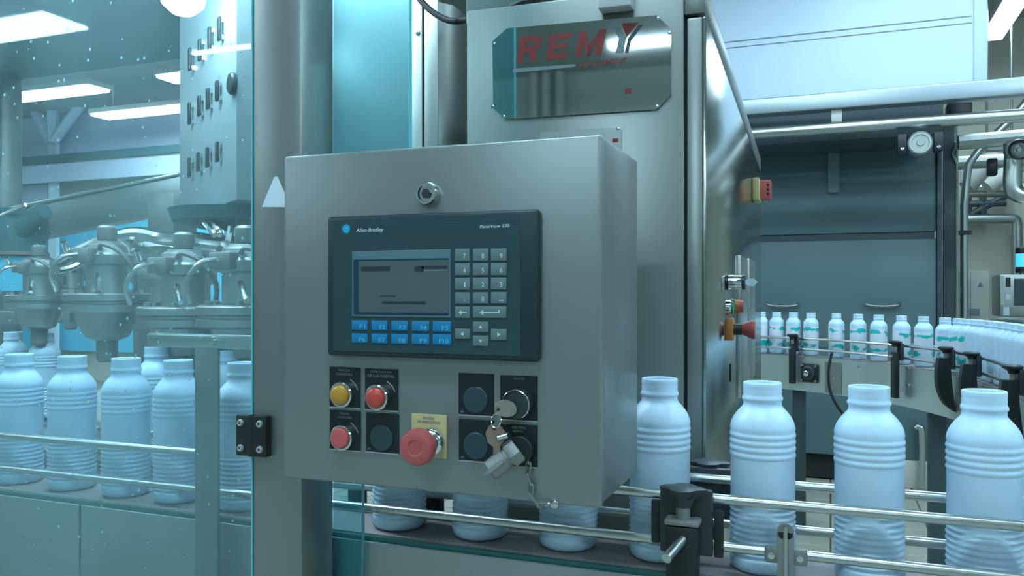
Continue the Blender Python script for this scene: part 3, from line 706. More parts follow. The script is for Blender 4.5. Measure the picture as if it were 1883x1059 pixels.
# little box above the nameplate
a = fc.px(1098, 16, .03, CW); b = fc.px(1160, -40, .03, CW)
part('junction_box', MB().box(a[0], b[0], a[1], b[1], 0.0005, .03, bev=.003, M=CW @ fc.M), M['fixture'], None, 'small pale grey box at the top of the cabinet above the nameplate', 'box')
# upper continuation left of the cabinet top and cable blob
a = fc.px(872, 17, -.10, CW); b = fc.px(1100, -60, -.10, CW)
part('top_duct', MB().box(a[0], b[0], .06, .30, zt_, b[1] + .15, bev=.003), M['steel_cab'], cab)
m = MB(); m.tube([CW @ Vector((cl + .07, .025, zt_ + .006)), CW @ Vector((cl + .10, .02, zt_ + .012)), CW @ Vector((cl + .14, .03, zt_ + .008))], .0065, 8, smooth=2)
part('cable_stub', m, M['rubber'], None, 'short black cable lying on top of the cabinet', 'cable')

# what the mirror plate shows: a lamp and white pipes on the wall behind the viewer
def mirrored(u, v, stop):
    n = (CW.to_3x3() @ Vector((0, -1, 0))); P_ = hit(u, v, CP, n); d_ = (P_ - CAM); r_ = d_ - n * (2 * d_.dot(n))
    return P_ + r_ * stop(P_, r_)
q = mirrored(1180, 76, lambda p, r: (ZL - p.z) / r.z)
strip_light(q.x + .45, q.y, ZL, 1.5, 'x', 'white fluorescent strip light mirrored in the company nameplate', width=0.14)
for u, l in ((982, 'left'), (1004, 'middle'), (1030, 'right')):
    q = mirrored(u, 150, lambda p, r: (Y0 + .15 - p.y) / r.y)
    part('wall_pipe_behind', MB().rod((q.x, Y0 + .15, 0), (q.x, Y0 + .15, ZC - .01), .05, 12), M['fixture'], None, 'white vertical pipe on the wall behind the viewer, %s one' % l, 'pipe')
# operators on the side door
def side_op(name, label, cat): return thing(name, label, cat, CP, CR, local=True)
def sv(u, v): return fs.px(u, v, 0, CW)
kso = side_op('side_key_switch', 'chrome key switch with white key on the cabinet side', 'switch')
c = sv(1334, 519)
part('base', MB().lathe([(.0150, 0.001), (.0150, .006)], 28, c, fs.M), M['black'], kso)
part('barrel', MB().lathe([(.0135, .006), (.0140, .012), (.0135, .030), (.0120, .034), (0, .034)], 28, c, fs.M), M['chrome'], kso)
part('cap', MB().lathe([(.0142, .030), (.0142, .036), (0, .036)], 28, c, fs.M), M['black_soft'], kso)
part('key', MB().prism([(.034, -.003), (.042, -.007), (.052, -.007), (.058, 0), (.052, .007), (.042, .007), (.034, .003)], -.001, .001, Frame(fs.M @ Vector((c[0], c[1], 0)), (1, 0, 0), (0, 0, 1), (0, -1, 0)).M), M['sticker'], kso, 'white key')
c = sv(1335, 566)
gb = side_op('side_green_button', 'green push button on the cabinet side', 'button')
part('ring', MB().lathe([(.0150, .001), (.0150, .008), (.0135, .010), (.0, .010)], 28, c, fs.M), M['chrome'], gb)
part('button_cap', MB().lathe([(.0125, .008), (.0125, .014), (0, .0155)], 28, c, fs.M), M['green'], gb)
c = sv(1340, 564)
ob = side_op('side_orange_button', 'orange and red push button behind the green one on the cabinet side', 'button')
part('ring', MB().lathe([(.0150, .001), (.0150, .009), (.0, .009)], 28, (c[0] + .04, c[1]), fs.M), M['black_soft'], ob)
part('button_body', MB().lathe([(.0140, .009), (.0140, .018), (0, .018)], 28, (c[0] + .04, c[1]), fs.M), M['orange'], ob)
part('button_cap', MB().lathe([(.0125, .018), (.0125, .025), (0, .026)], 28, (c[0] + .04, c[1]), fs.M), M['rose_cap'], ob)
c = sv(1335, 605)
es = side_op('side_emergency_stop', 'red mushroom emergency stop on a yellow base on the cabinet side', 'emergency stop')
part('base', MB().box(c[0] - .018, c[0] + .018, c[1] - .021, c[1] + .021, .001, .014, bev=.002, M=fs.M), M['orange'], es)
part('stem', MB().lathe([(.0110, .014), (.0110, .030), (0, .030)], 24, c, fs.M), M['black'], es)
part('mushroom_head', MB().lathe([(.0100, .030), (.0120, .034), (.0185, .048), (.0180, .053), (.0, .055)], 32, c, fs.M), M['mushroom'], es)
# two tall raised pale strips and handle on the side door
part('pale_strip', MB().box(sv(1354, 600)[0], sv(1367, 600)[0], sv(1360, 722)[1], sv(1360, 473)[1], .001, .010, bev=.002, M=fs.M), M['steel_bright'], cab, 'pale bright vertical strip')
part('pale_strip', MB().box(sv(1371, 600)[0], sv(1382, 600)[0], sv(1376, 700)[1], sv(1376, 478)[1], .001, .010, bev=.002, M=fs.M), M['steel_bright'], cab)
a = sv(1341, 685)
part('latch', MB().box(a[0] - .004, a[0] + .004, a[1] - .018, a[1] + .018, .0005, .004, bev=.001, M=fs.M), M['black'], cab)
# red and yellow isolator at the rear edge
iso = side_op('isolator_switch', 'red and yellow isolator switch at the rear edge of the cabinet side', 'switch')
c = sv(1384, 351)
part('yellow_plate', MB().box(c[0] - .05, c[0] + .05, c[1] - .032, c[1] + .032, .001, .022, bev=.004, M=fs.M), M['yellow_plate'], iso)
part('handle', MB().box(c[0] - .02, c[0] + .02, c[1] - .028, c[1] + .028, .022, .052, bev=.004, M=fs.M), M['mushroom'], iso)
for k in (-1, 0, 1):
    part('handle_slot', MB().box(c[0] - .021, c[0] - .0195, c[1] + k * .013 - .004, c[1] + k * .013 + .004, .040, .046, M=fs.M), M['black'], iso)

# ================================================================== MACHINE COLUMN BEHIND THE SIDE GLASS, CABLE
KY = 1.60
col = thing('machine_column', 'stainless machine column with bolted cover strip between glass and cabinet', 'machine column', (atY(780, 300, KY).x, KY, 0))
kx0 = atY(607, 300, KY).x
k1, k2, k3, k4 = (atY(u, 300, KY).x for u in (752, 779, 806, 822))
part('back_panel', MB().box(kx0, k1, KY, KY + .02, .9, 2.243), M['steel'], col)
st = part('cover_strip', MB().box(k1 + .001, k2 - .002, KY - .004, KY + .02, .9, 2.243, bev=.002), M['dull_steel'], col)
part('bolt', MB().lathe([(.006, .004), (.0055, .008), (0, .010)], 14, (atY(770, 61, KY).x, atY(770, 61, KY).z), Frame((0, KY, 0), (1, 0, 0), (0, 0, 1), (0, -1, 0)).M), M['chrome'], st)
part('column_face', MB().box(k2, k3, KY, KY + .02, .9, 2.243, bev=.002), M['steel_cab'], col)
part('column_side', MB().prism([(k3 + .0005, KY), (k4, KY + .03), (k4, KY + .12), (k3 + .0005, KY + .12)], .9, atY(815, 45, KY).z + .05), M['steel_cab'], col)
part('gap_shade_backing', MB().box(k3 - .05, k4 + .35, KY + .30, KY + .32, .5, 2.243), M['dark_void'], col)  # black sheet painting the shade of the gap beside the cabinet
part('duct_plate', MB().prism([(k4 + .001, .9), (k4 + .12, .9), (k4 + .12, atY(850, 100, KY + .2).z), (k4 + .001, atY(830, 60, KY + .2).z)], 0, .01, Matrix(((1, 0, 0, 0), (0, 0, 1, KY + .2), (0, 1, 0, 0), (0, 0, 0, 1)))), M['grey_paint'], col)
cpx = [(760, -20), (775, 4), (797, 24), (822, 38), (845, 40), (862, 34), (880, 20)]
part('hanging_cable', MB().tube([atY(u, v, 1.50 if i < 5 else 1.60) for i, (u, v) in enumerate(cpx)], .0065, 10, smooth=2), M['rubber'], None, 'black cable looping from the machine column to behind the cabinet', 'cable')

# ================================================================== FRONT CONVEYOR
BY, BZ = 1.085, CAM.z - 0.349
FX0, FX1 = -1.95, 0.95
conv = thing('front_conveyor', 'stainless slat conveyor carrying plain white bottles across the foreground', 'conveyor', (-.4, BY, 0))
part('belt', MB().box(FX0, FX1, BY - .050, BY + .050, BZ - .012, BZ, bev=.002), M['belt'], conv, 'brown grey conveyor belt')
part('wear_strip', MB().box(FX0, FX1, BY - .0565, BY - .0505, BZ - .016, BZ - .003), M['belt_edge'], conv)
part('wear_strip', MB().box(FX0, FX1, BY + .0505, BY + .0565, BZ - .016, BZ - .003), M['belt_edge'], conv)
sp_ = [(FX0, -1.18), (-1.176, -.72), (-.716, -.105), (-.101, FX1)]
for a, b in sp_:
    part('side_plate', MB().box(a, b, BY - .060, BY - .057, BZ - .17, BZ - .009, bev=.001, seg=1), M['plate_steel'], conv)
    part('side_plate', MB().box(a, b, BY + .057, BY + .060, BZ - .17, BZ - .009, bev=.001, seg=1), M['plate_steel'], conv)
for x in (-1.6, -.55, .45):
    for y in (BY - .045, BY + .045):
        part('leg', MB().box(x - .02, x + .02, y - .012, y + .012, 0.0, BZ - .0125), M['steel'], conv)
part('drip_tray', MB().box(FX0, -.72, BY - .076, BY - .0605, BZ - .30, BZ - .18, bev=.003), M['dull_steel'], conv)
RU, RL = CAM.z - .2535, CAM.z - .311
RF, RB = BY - .055, BY + .052
def rail(name, x0, x1, y, z, label): part(name, MB().rod((x0, y, z), (x1, y, z), .0062, 14), M['steel_bright'], None, label, 'rail', 'guide rails of the front conveyor')
rail('guide_rail', -.262, FX1, RF, RU, 'upper near guide rail right of the control box')
rail('guide_rail', FX0, -.895, RF, RU, 'upper near guide rail seen through the glass door')
rail('guide_rail', FX0, FX1, RF, RL, 'lower near guide rail running the full width under the control box')
rail('guide_rail', FX0, FX1, RB, RU, 'upper far guide rail behind the foreground bottles')
rail('guide_rail', FX0, FX1, RB, RL, 'lower far guide rail behind the foreground bottles')

# rail clamp with wing knob in front
def clamp(u, y, label, front=True):
    x = atY(u, 950, y).x
    s = -1 if front else 1
    t = thing('rail_clamp', label, 'clamp', (x, y, BZ - .15), group='black rail clamps of the front conveyor')
    yk = y + s * .030
    part('block', MB().box(x - .034, x + .030, min(y + s * .0068, y + s * .017), max(y + s * .0068, y + s * .017), RL - .010, RU + .013, bev=.003), M['black_soft'], t)
    part('clamp_jaw', MB().box(x + .031, x + .042, y + s * .007 - .004, y + s * .007 + .004, RL - .012, RU - .012, bev=.002), M['black'], t)
    part('clamp_jaw', MB().box(x - .046, x - .035, y + s * .007 - .004, y + s * .007 + .004, RL - .002, RU - .006, bev=.002), M['black'], t)
    part('arm', MB().box(x - .022, x + .016, yk - .012, yk + .012, BZ - .15, RL + .030, bev=.003), M['black'], t)
    part('arm_cap', MB().box(x - .024, x + .018, yk - .013, yk + .013, RL + .0305, RL + .038, bev=.003), M['zinc'], t)
    part('knob_stem', MB().rod((x - .003, yk, RL + .038), (x - .003, yk, RU + .002), .0085, 16), M['zinc'], t)
    prof = []
    n = 40; m = MB(); tb = bmesh.new(); rings = []
    for r, h in ((.010, RU - .006), (.014, RU + .004), (.026, RU + .012), (.028, RU + .017), (.022, RU + .019)):
        ring = []
        for k in range(n):
            tt = 2 * math.pi * k / n; f = 1.0 if r < .012 else (.76 + .24 * math.cos(2 * tt) ** 2 + .04 * math.cos(6 * tt))
            ring.append(tb.verts.new((x - .003 + r * f * math.cos(tt), yk + r * f * .85 * math.sin(tt), h)))
        rings.append(ring)
    for A, B in zip(rings, rings[1:]):
        for k in range(n): tb.faces.new((A[k], A[(k + 1) % n], B[(k + 1) % n], B[k]))
    tb.faces.new(rings[0]); tb.faces.new(rings[-1]); bmesh.ops.recalc_face_normals(tb, faces=tb.faces); m._merge(tb, None)
    part('wing_knob', m, M['black_soft'], t)
    if front:
        part('clamp_pin', MB().rod((x - .002, yk - .012, RL + .015), (x - .014, yk - .050, RL + .003), .0062, 14), M['steel_bright'], t, 'steel rod poking toward the viewer')
clamp(1268, RF, 'black rail clamp with wing knob and steel pin between the two nearest bottles')
clamp(1303, RB, 'black rail clamp with wing knob on the far rail behind the bottles', front=False)
# plain black rear supports glimpsed under the control box
for u0, u1, lab in ((664, 690, 'black rail support glimpsed under the left of the control box'), (790, 830, 'black rail support glimpsed under the middle of the control box')):
    xa, xb = atY(u0, 900, 1.19).x, atY(u1, 900, 1.19).x
    t = thing('rail_support', lab, 'support', ((xa + xb) / 2, 1.19, BZ - .15))
    part('block', MB().box(xa, xb, 1.165, 1.20, RL - .010, RU + .02, bev=.003), M['black'], t)
    part('pin', MB().rod((xa * .4 + xb * .6, 1.158, RL - .006), (xa * .4 + xb * .6, 1.158, RU + .01), .006, 12), M['steel_bright'], t)
    part('arm', MB().box(xa, xb, 1.150, 1.164, BZ - .15, RL - .011), M['black'], t)
# steel rail bracket with two ears
bx = atY(1445, 1000, RF - .010).x
br = thing('rail_bracket', 'slim steel bracket with two screwed ears on the lower near rail', 'bracket', (bx, RF - .010, BZ - .12))
part('upright', MB().box(bx - .0095, bx + .0095, RF - .0165, RF - .0135, BZ - .12, RL + .030, bev=.0012), M['zinc'], br)
part('rounded_top', MB().lathe([(.0095, RF - .0165), (.0095, RF - .0135)], 24, (bx, RL + .030), Matrix(((1, 0, 0, 0), (0, 0, 1, 0), (0, 1, 0, 0), (0, 0, 0, 1)))), M['zinc'], br)
part('rib', MB().rod((bx, RF - .018, BZ - .12), (bx, RF - .018, RL + .036), .0028, 10), M['steel_bright'], br)
part('ear_plate', MB().box(bx - .024, bx + .024, RF - .0134, RF - .0070, RL - .010, RL + .010, bev=.003), M['zinc'], br)
for s in (-1, 1):
    part('ear_screw', MB().lathe([(.0045, 0), (.0040, .003), (.0, .0038)], 14, (bx + s * .016, RL), Matrix(((1, 0, 0, 0), (0, 0, -1, RF - .0135), (0, 1, 0, 0), (0, 0, 0, 1)))), M['chrome'], br)
    part('slot_hole', MB().lathe([(.0024, 0), (.0024, .0004)], 14, (bx + s * .0055, RL + .026), Matrix(((1, 0, 0, 0), (0, 0, -1, RF - .0166), (0, 1, 0, 0), (0, 0, 0, 1)))), M['black'], br)

# steel cross bracket seen through the glass door
SBY = .990
sbx0, sbx1 = atY(358, 700, SBY).x, atY(400, 700, SBY).x
sb = thing('glass_side_bracket', 'plain steel upright with cross bar behind the glass door, in front of a bottle', 'bracket', ((sbx0 + sbx1) / 2, SBY, .6))
part('upright', MB().box(sbx0, sbx1, SBY, SBY + .006, .6, atY(380, 640, SBY).z, bev=.001), M['steel'], sb)
part('cross_bar', MB().box(atY(270, 620, SBY).x, pr - .02, SBY - .001, SBY + .014, atY(380, 642, SBY).z + .001, atY(380, 615, SBY).z, bev=.003), M['steel_bright'], sb)
part('bolt', MB().lathe([(.007, 0), (.006, .004), (0, .005)], 14, ((sbx0 + sbx1) / 2 + .015, atY(395, 627, SBY).z), Matrix(((1, 0, 0, 0), (0, 0, -1, SBY - .001), (0, 1, 0, 0), (0, 0, 0, 1)))), M['chrome'], sb)

# ================================================================== BOTTLES
def bottle_mesh(name, nseg, hi):
    R = .040
    zs = [(0.0, 'c'), (.0005, .030), (.0012, .0345), (.004, .0380), (.009, .0396), (.013, R)]
    body = []
    z = .016
    while z < .090: body.append(z); z += .0012 if hi else .010
    while z < .140: body.append(z); z += .010
    while z < .175: body.append(z); z += .0009 if hi else .006
    sh = [(.178, .0398), (.182, .0390), (.187, .0374), (.192, .0348), (.197, .0313), (.201, .0277), (.204, .0249), (.206, .0237), (.209, .0232),
          (.212, .0234), (.2135, .0248), (.216, .0250), (.218, .0238), (.221, .0232), (.224, .0237), (.226, .0232), (.229, .0236), (.2335, .0236), (.235, .0230), (.2352, .0212), (.2335, .0203), (.222, .0200), (.205, .0205)]
    bm = bmesh.new(); rings = []
    def ring(f): return [bm.verts.new((f(2 * math.pi * k / nseg) * math.cos(2 * math.pi * k / nseg), f(2 * math.pi * k / nseg) * math.sin(2 * math.pi * k / nseg), 0)) for k in range(nseg)]
    cen = bm.verts.new((0, 0, .002))
    def add(z, f):
        r = ring(f)
        for v in r: v.co.z = z
        rings.append(r)
    for z, r in zs[1:]: add(z, lambda t, r=r: r)
    for z in body:
        def f(t, z=z):
            if not hi: return R
            if z < .092:
                th = math.atan2(math.sin(t + math.pi / 2), math.cos(t + math.pi / 2))   # 0 toward -Y
                th2 = th if abs(th) < math.pi / 2 else math.copysign(math.pi - abs(th), th)
                hgt = .083 - .075 * (1 - math.cos(1.15 * th2))
                dd = abs(z - hgt)
                mask = min(1.0, max(0.0, (dd - .0060) / .003)) * min(1.0, max(0.0, (.090 - z) / .004))
                return R - .0006 + mask * .0010 * math.sin(2 * math.pi * z / .0074) - .0002 * (1 - mask)
            if .141 < z < .174:
                q = ((z - .141) / .0082) % 1.0
                return R - .0008 + .0011 * max(0.0, math.sin(math.pi * q)) ** 1.5
            return R - .0008
        add(z, f)
    for z, r in sh: add(z, lambda t, r=r: r)
    for k in range(nseg): bm.faces.new((cen, rings[0][(k + 1) % nseg], rings[0][k]))
    for A, B in zip(rings, rings[1:]):
        for k in range(nseg): bm.faces.new((A[k], A[(k + 1) % nseg], B[(k + 1) % nseg], B[k]))
    me = bpy.data.meshes.new(name); bm.to_mesh(me); bm.free()
    for p in me.polygons: p.use_smooth = True
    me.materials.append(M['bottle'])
    return me
bot_hi = bottle_mesh('milk_bottle', 72, True)
bot_lo = bottle_mesh('milk_bottle_far', 28, False)
lm = MB(); lm.lathe([(.0402, .034), (.0405, .036), (.0405, .160), (.0402, .162)], 28)
label_me = to_mesh('label', lm, M['label'])
def bottle(me, x, y, z, rz, label, group, name='bottle', lab=False):
    o = bpy.data.objects.new(name, me); C.objects.link(o)
    o.location = (x, y, z); o.rotation_euler = (0, 0, rz)
    props(o, label, 'bottle', group)
    if lab:
        l = bpy.data.objects.new('printed_label', label_me); C.objects.link(l); l.parent = o
    return o
front = [(1213, 'right beside the control box, partly hidden by it'), (1402, 'between the two rail brackets, second plain bottle from the control box'), (1598, 'third plain bottle right of the control box'), (1810, 'at the right edge of the picture, nearest the viewer')]
for u, t in front:
    th = math.atan((u - CX) / FPX) - YAW
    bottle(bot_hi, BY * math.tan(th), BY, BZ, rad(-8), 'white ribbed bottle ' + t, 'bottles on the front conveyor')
for u, t in ((735, 'leftmost of three whose base shows below the control box'), (883, 'middle of three whose base shows below the control box'), (1045, 'right one of three whose base shows below the control box')):
    th = math.atan((u - CX) / FPX) - YAW
    bottle(bot_hi, BY * math.tan(th), BY, BZ, rad(10), 'white ribbed bottle, ' + t, 'bottles on the front conveyor')
for u, t in ((36, 'at the left edge of the picture'), (133, 'second from the left edge'), (232, 'third from the left edge'), (328, 'half covered by the steel upright'), (446, 'just left of the steel post')):
    th = math.atan((u - CX) / FPX) - YAW
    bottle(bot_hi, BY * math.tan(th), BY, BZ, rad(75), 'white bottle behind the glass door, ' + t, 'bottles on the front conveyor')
bottle(bot_hi, .295, BY, BZ, 0, 'white ribbed bottle just outside the right picture edge', 'bottles on the front conveyor')

# ================================================================== REAR CURVED CONVEYOR
top = .1138
pth = [(-1.5, 5.08), (-.9, 5.02), (-.354, 4.914), (-.0999, 4.809), (.1345, 4.62), (.3203, 4.40), (.4017, 4.27), (.4775, 4.111), (.549, 3.935), (.60, 3.65), (.629, 3.311), (.64, 2.9), (.64, 2.4)]
P = [Vector((x, y, 0)) for x, y in pth]
for _ in range(3):
    Q = [P[0]]
    for A, B in zip(P, P[1:]): Q += [A * .75 + B * .25, A * .25 + B * .75]
    Q.append(P[-1]); P = Q
cum = [0]
for A, B in zip(P, P[1:]): cum.append(cum[-1] + (B - A).length)
def along(s):
    for i in range(len(P) - 1):
        if cum[i + 1] >= s:
            f = (s - cum[i]) / (cum[i + 1] - cum[i]); p = P[i].lerp(P[i + 1], f); d = (P[i + 1] - P[i]).normalized(); return p, d
    return P[-1], (P[-1] - P[-2]).normalized()
def s_of_u(u, off=0.0):
    best = None
    for k in range(0, 1200):
        s = cum[-1] * k / 1200; p, d = along(s); q = p + Vector((d.y, -d.x, 0)) * off
        zc = q.dot(F3); uu = CX + FPX * q.dot(R3) / zc
        if best is None or abs(uu - u) < best[0]: best = (abs(uu - u), s)
    return best[1]
rc = thing('rear_conveyor', 'curved stainless conveyor carrying labelled bottles in the background', 'conveyor', (P[20].x, P[20].y, 0))
part('belt', MB().ribbon(P, -.055, .055, BZ - .012, BZ), M['belt'], rc)
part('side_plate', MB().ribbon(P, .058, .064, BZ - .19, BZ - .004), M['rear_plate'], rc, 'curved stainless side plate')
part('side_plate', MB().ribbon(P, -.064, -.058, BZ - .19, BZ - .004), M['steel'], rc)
for u in (1470, 1722):
    s = s_of_u(u); p, d = along(s)
    part('leg', MB().box(p.x - .035, p.x + .035, p.y - .03, p.y + .03, 0, BZ - .0125), M['grey_dark'], rc)
for u, v in ((1429, 716), (1545, 678), (1545, 714), (1551, 696), (1597, 674), (1693, 677), (1693, 708)):
    s = s_of_u(u); p, d = along(s); n = Vector((d.y, -d.x, 0)); c = p + n * .064
    z = CAM.z - (v - CY) / FPX * (c.dot(F3))
    part('bolt', MB().rod(Vector((c.x, c.y, z)) - n * .001, Vector((c.x, c.y, z)) + n * .006, .0075, 10), M['dull_steel'], rc)
s = s_of_u(1538); p, d = along(s); n = Vector((d.y, -d.x, 0)); c = p + n * .0645
part('splice_plate', MB().ribbon([along(s - .02 + k * .01)[0] for k in range(12)], .0645, .067, BZ - .185, BZ - .02), M['steel'], rc)
# black square flange motor on the side plate
s = s_of_u(1503); p, d = along(s); n = Vector((d.y, -d.x, 0)); c = p + n * .066; c.z = CAM.z - (686 - CY) / FPX * c.dot(F3)
fm = Frame(c, d, (0, 0, 1), n)
mt = thing('flange_bearing', 'black square flange bearing on the rear conveyor side plate', 'bearing', c)
part('flange', MB().box(-.052, .052, -.050, .050, 0, .014, bev=.008, M=fm.M), M['black'], mt)
part('bearing_ring', MB().lathe([(.042, .014), (.040, .026), (.030, .030), (.022, .024), (.0, .024)], 28, (0, 0), fm.M), M['black_soft'], mt)
part('shaft_end', MB().lathe([(.016, .024), (.016, .040), (.012, .042), (0, .042)], 20, (0, 0), fm.M), M['chrome'], mt)
for sx_ in (-1, 1):
    for sz_ in (-1, 1): part('bolt', MB().lathe([(.007, .014), (.006, .020), (0, .021)], 8, (sx_ * .042, sz_ * .040), fm.M), M['zinc'], mt)
# rails along the curve
def crail(off, z, s0, s1, label):
    pts = []
    k = s0
    while k <= s1:
        p, d = along(k); n = Vector((d.y, -d.x, 0)); q = p + n * off; pts.append((q.x, q.y, z)); k += .05
    part('curved_rail', MB().tube(pts, .0068, 8), M['steel_bright'], None, label, 'rail', 'guide rails of the rear conveyor')
s_end = cum[-1] - .02
crail(.062, RU, .2, s_end, 'upper near guide rail curving along the rear conveyor')
crail(.062, RL, .2, s_end, 'lower near guide rail curving along the rear conveyor')
crail(-.062, RU, .2, s_end, 'upper far guide rail curving behind the labelled bottles')
crail(-.062, RL, .2, s_end, 'lower far guide rail curving behind the labelled bottles')
# clamps along the curve
def curve_clamp(u, curved, label, armlen=.16):
    s = s_of_u(u, .095); p, d = along(s); n = Vector((d.y, -d.x, 0)); c = p + n * .075
    ang = math.atan2(d.y, d.x)
    t = thing('curve_rail_clamp', label, 'clamp', Vector((c.x, c.y, BZ - .15)), group='black rail clamps of the rear conveyor')
    fr = Frame(c, d, (0, 0, 1), n)
    part('jaw', MB().box(-.030, .022, RL - .012, RU + .012, -.006, .012, bev=.004, M=fr.M), M['black_soft'], t)
    if curved:
        out, inn = [], []
        for k in range(9):
            f = k / 8; z = RL + .034 - f * .225
            out.append((-.006 + .064 * math.sqrt(max(0, 1 - f ** 2.4)) + .012 * math.sin(f * 3.14), z)); inn.append((.014 - .022 * f ** 1.5, z))
        poly = out + inn[::-1]
        part('curved_arm', MB().prism(poly, -.018, .018, Frame(c, n, (0, 0, 1), -d).M), M['black'], t)
    else:
        part('arm', MB().box(-.016, .016, BZ - .15, RL + .03, .013, .040, bev=.004, M=fr.M), M['black'], t)
    part('knob_stem', MB().rod(c + n * .026 + UP * (RL + .03), c + n * .026 + UP * (RU + .004), .009, 12), M['zinc'], t)
    part('knob', MB().lathe([(.012, RU - .004), (.016, RU + .006), (.030, RU + .014), (.031, RU + .020), (.024, RU + .024), (0, RU + .025)], 20, (0, 0), Matrix.Translation(c + n * .026)), M['black'], t)
    part('cross_pin', MB().rod(c - n * .004 + UP * (RL + .008), c + n * .06 + UP * (RL + .008), .006, 10), M['steel_bright'], t)
curve_clamp(1458, False, 'straight black rail clamp nearest the steel cabinet on the rear conveyor')
curve_clamp(1648, False, 'straight black rail clamp below the middle labelled bottles')
curve_clamp(1742, True, 'sickle-shaped black rail clamp at the start of the conveyor bend')
curve_clamp(1789, True, 'sickle-shaped black rail clamp in the middle of the bend')
curve_clamp(1866, True, 'sickle-shaped black rail clamp nearest the right picture edge')
# bottles along the rear conveyor
rear = [(1400, 'half hidden behind the cabinet side, first'), (1428, 'second from the steel cabinet'), (1459, 'third from the steel cabinet'), (1491, 'fourth from the steel cabinet'), (1538, 'fifth from the steel cabinet'), (1578, 'sixth from the steel cabinet'), (1616, 'seventh from the steel cabinet'), (1658, 'eighth from the steel cabinet'), (1698, 'ninth from the steel cabinet'), (1738, 'tenth from the steel cabinet, in front of the pipes')]
for i, (u, t) in enumerate(rear):
    p, d = along(s_of_u(u))
    bottle(bot_lo, p.x, p.y, BZ, random.uniform(0, 6.28), 'bottle with green printed label, ' + t, 'labelled bottles on the rear conveyor', lab=True)
ORD = ['first', 'second', 'third', 'fourth', 'fifth', 'sixth', 'seventh', 'eighth', 'ninth', 'tenth', 'eleventh', 'twelfth', 'thirteenth', 'fourteenth', 'fifteenth', 'sixteenth']
s = s_of_u(1763); i = 0
while s < cum[-1] - .35 and i < 16:
    p, d = along(s)
    bottle(bot_lo, p.x, p.y, BZ, random.uniform(0, 6.28), 'white bottle, %s in the packed queue on the bend, counted from the pipes' % ORD[i], 'packed queue of bottles', lab=(i < 2))
    s += .082; i += 1
# thin cable hanging from the rear rail
cu = [(1530, 648), (1524, 672), (1523, 700), (1527, 722), (1536, 742), (1552, 764), (1570, 780)]
part('thin_cable', MB().tube([atD(u, v, 4.18) for u, v in cu], .007, 8, smooth=2), M['rubber'], None, 'thin black cable hanging from the rear conveyor rail', 'cable')

# ================================================================== GREY MACHINE BEHIND
GY = 6.05
gm = thing('grey_machine', 'large blue-grey machine housing with two handles behind the rear conveyor', 'machine', (.1, GY + .6, 0))
ga, gb_ = atY(1380, 400, GY).x - .25, atY(1722, 400, GY).x
zg1 = atY(1560, 262, GY).z; zband = atY(1560, 436, GY).z; zlow = atY(1560, 838, GY).z
part('upper_panel', MB().box(ga, gb_, GY, GY + 1.2, zband + .025, zg1, bev=.01), M['grey_paint'], gm)
part('groove', MB().box(ga, gb_ - .01, GY + .02, GY + 1.18, zband - .02, zband + .025), M['grey_dark'], gm, 'dark horizontal groove')
part('lower_panel', MB().box(ga, gb_, GY - .01, GY + 1.2, max(zlow, .12), zband - .02, bev=.01), M['grey_paint'], gm)
part('base_shade_block', MB().box(ga, gb_ - .5, GY + .05, GY + 1.1, .012, max(zlow, .12)), M['dark_void'], gm)  # black block holding the shade under the machine
part('base_foot', MB().box(gb_ - .48, gb_ + .05, GY - .02, GY + 1.1, 0, max(zlow, .12) - .001, bev=.004), M['white_paint'], gm)
part('edge_post', MB().box(gb_ + .001, gb_ + .03, GY - .03, GY + .05, .125, zg1 + .2, bev=.004), M['grey_dark'], gm)
part('top_rail', MB().box(ga, gb_, GY - .03, GY + .03, zg1 + .001, zg1 + .10, bev=.006), M['grey_dark'], gm)
for u0, u1 in ((1411, 1469), (1592, 1655)):
    A, B = atY(u0, 560, GY - .012), atY(u1, 562, GY - .012); zz = A.z
    part('handle', MB().tube([(A.x, GY - .010, zz + .01), (A.x + .01, GY - .045, zz), (A.x + .05, GY - .055, zz - .008), (B.x - .05, GY - .055, zz - .008), (B.x - .01, GY - .045, zz), (B.x, GY - .010, zz + .01)], .010, 8, smooth=1), M['dull_steel'], gm)
A = atY(1533, 355, GY)
part('vertical_stay', MB().box(A.x - .035, A.x + .035, GY - .030, GY - .0005, A.z, zg1), M['stay_grey'], gm)
a_ = atY(1683, 790, GY)
part('drain_pipe', MB().tube([(a_.x, GY - .06, a_.z + .02), (a_.x + .02, GY - .07, a_.z + .04), (a_.x + .035, GY - .07, a_.z), (a_.x + .035, GY - .07, .02)], .02, 10, smooth=1), M['steel_bright'], gm)

# hood above: pale panel, box beam and tube
HY = 5.45
hood = thing('pale_hood', 'big pale blue-white hood panel above the grey machine', 'hood', (.1, HY, 2.0))
hx0, hx1 = atY(1280, 100, HY).x - .4, atY(1790, 100, HY).x
hz0 = atY(1500, 176, HY).z
part('panel', MB().box(hx0, hx1, HY, HY + .05, hz0, 3.45), M['pale_panel'], hood)
part('edge_frame', MB().box(hx1, hx1 + .07, HY - .02, HY + .08, hz0, 3.45, bev=.006), M['pale_panel'], hood)
zs1 = atY(1550, 54, HY).z; zs2 = atY(1550, 66, HY).z
part('seam', MB().box(hx0, hx1 - .01, HY - .004, HY - .0002, zs1 - .006, zs1), M['pale_line'], hood)
part('seam', MB().box(hx0, hx1 - .01, HY - .004, HY - .0002, zs2 - .005, zs2), M['pale_line'], hood)
for px_ in (hx0 + .4, hx1 - .2):
    part('hanger', MB().rod((px_, HY + .02, 3.45), (px_, HY + .02, ZC), .012, 8), M['dull_steel'], hood)
BYY = 5.25
bz0, bz1 = atY(1600, 198, BYY).z, atY(1600, 168, BYY).z
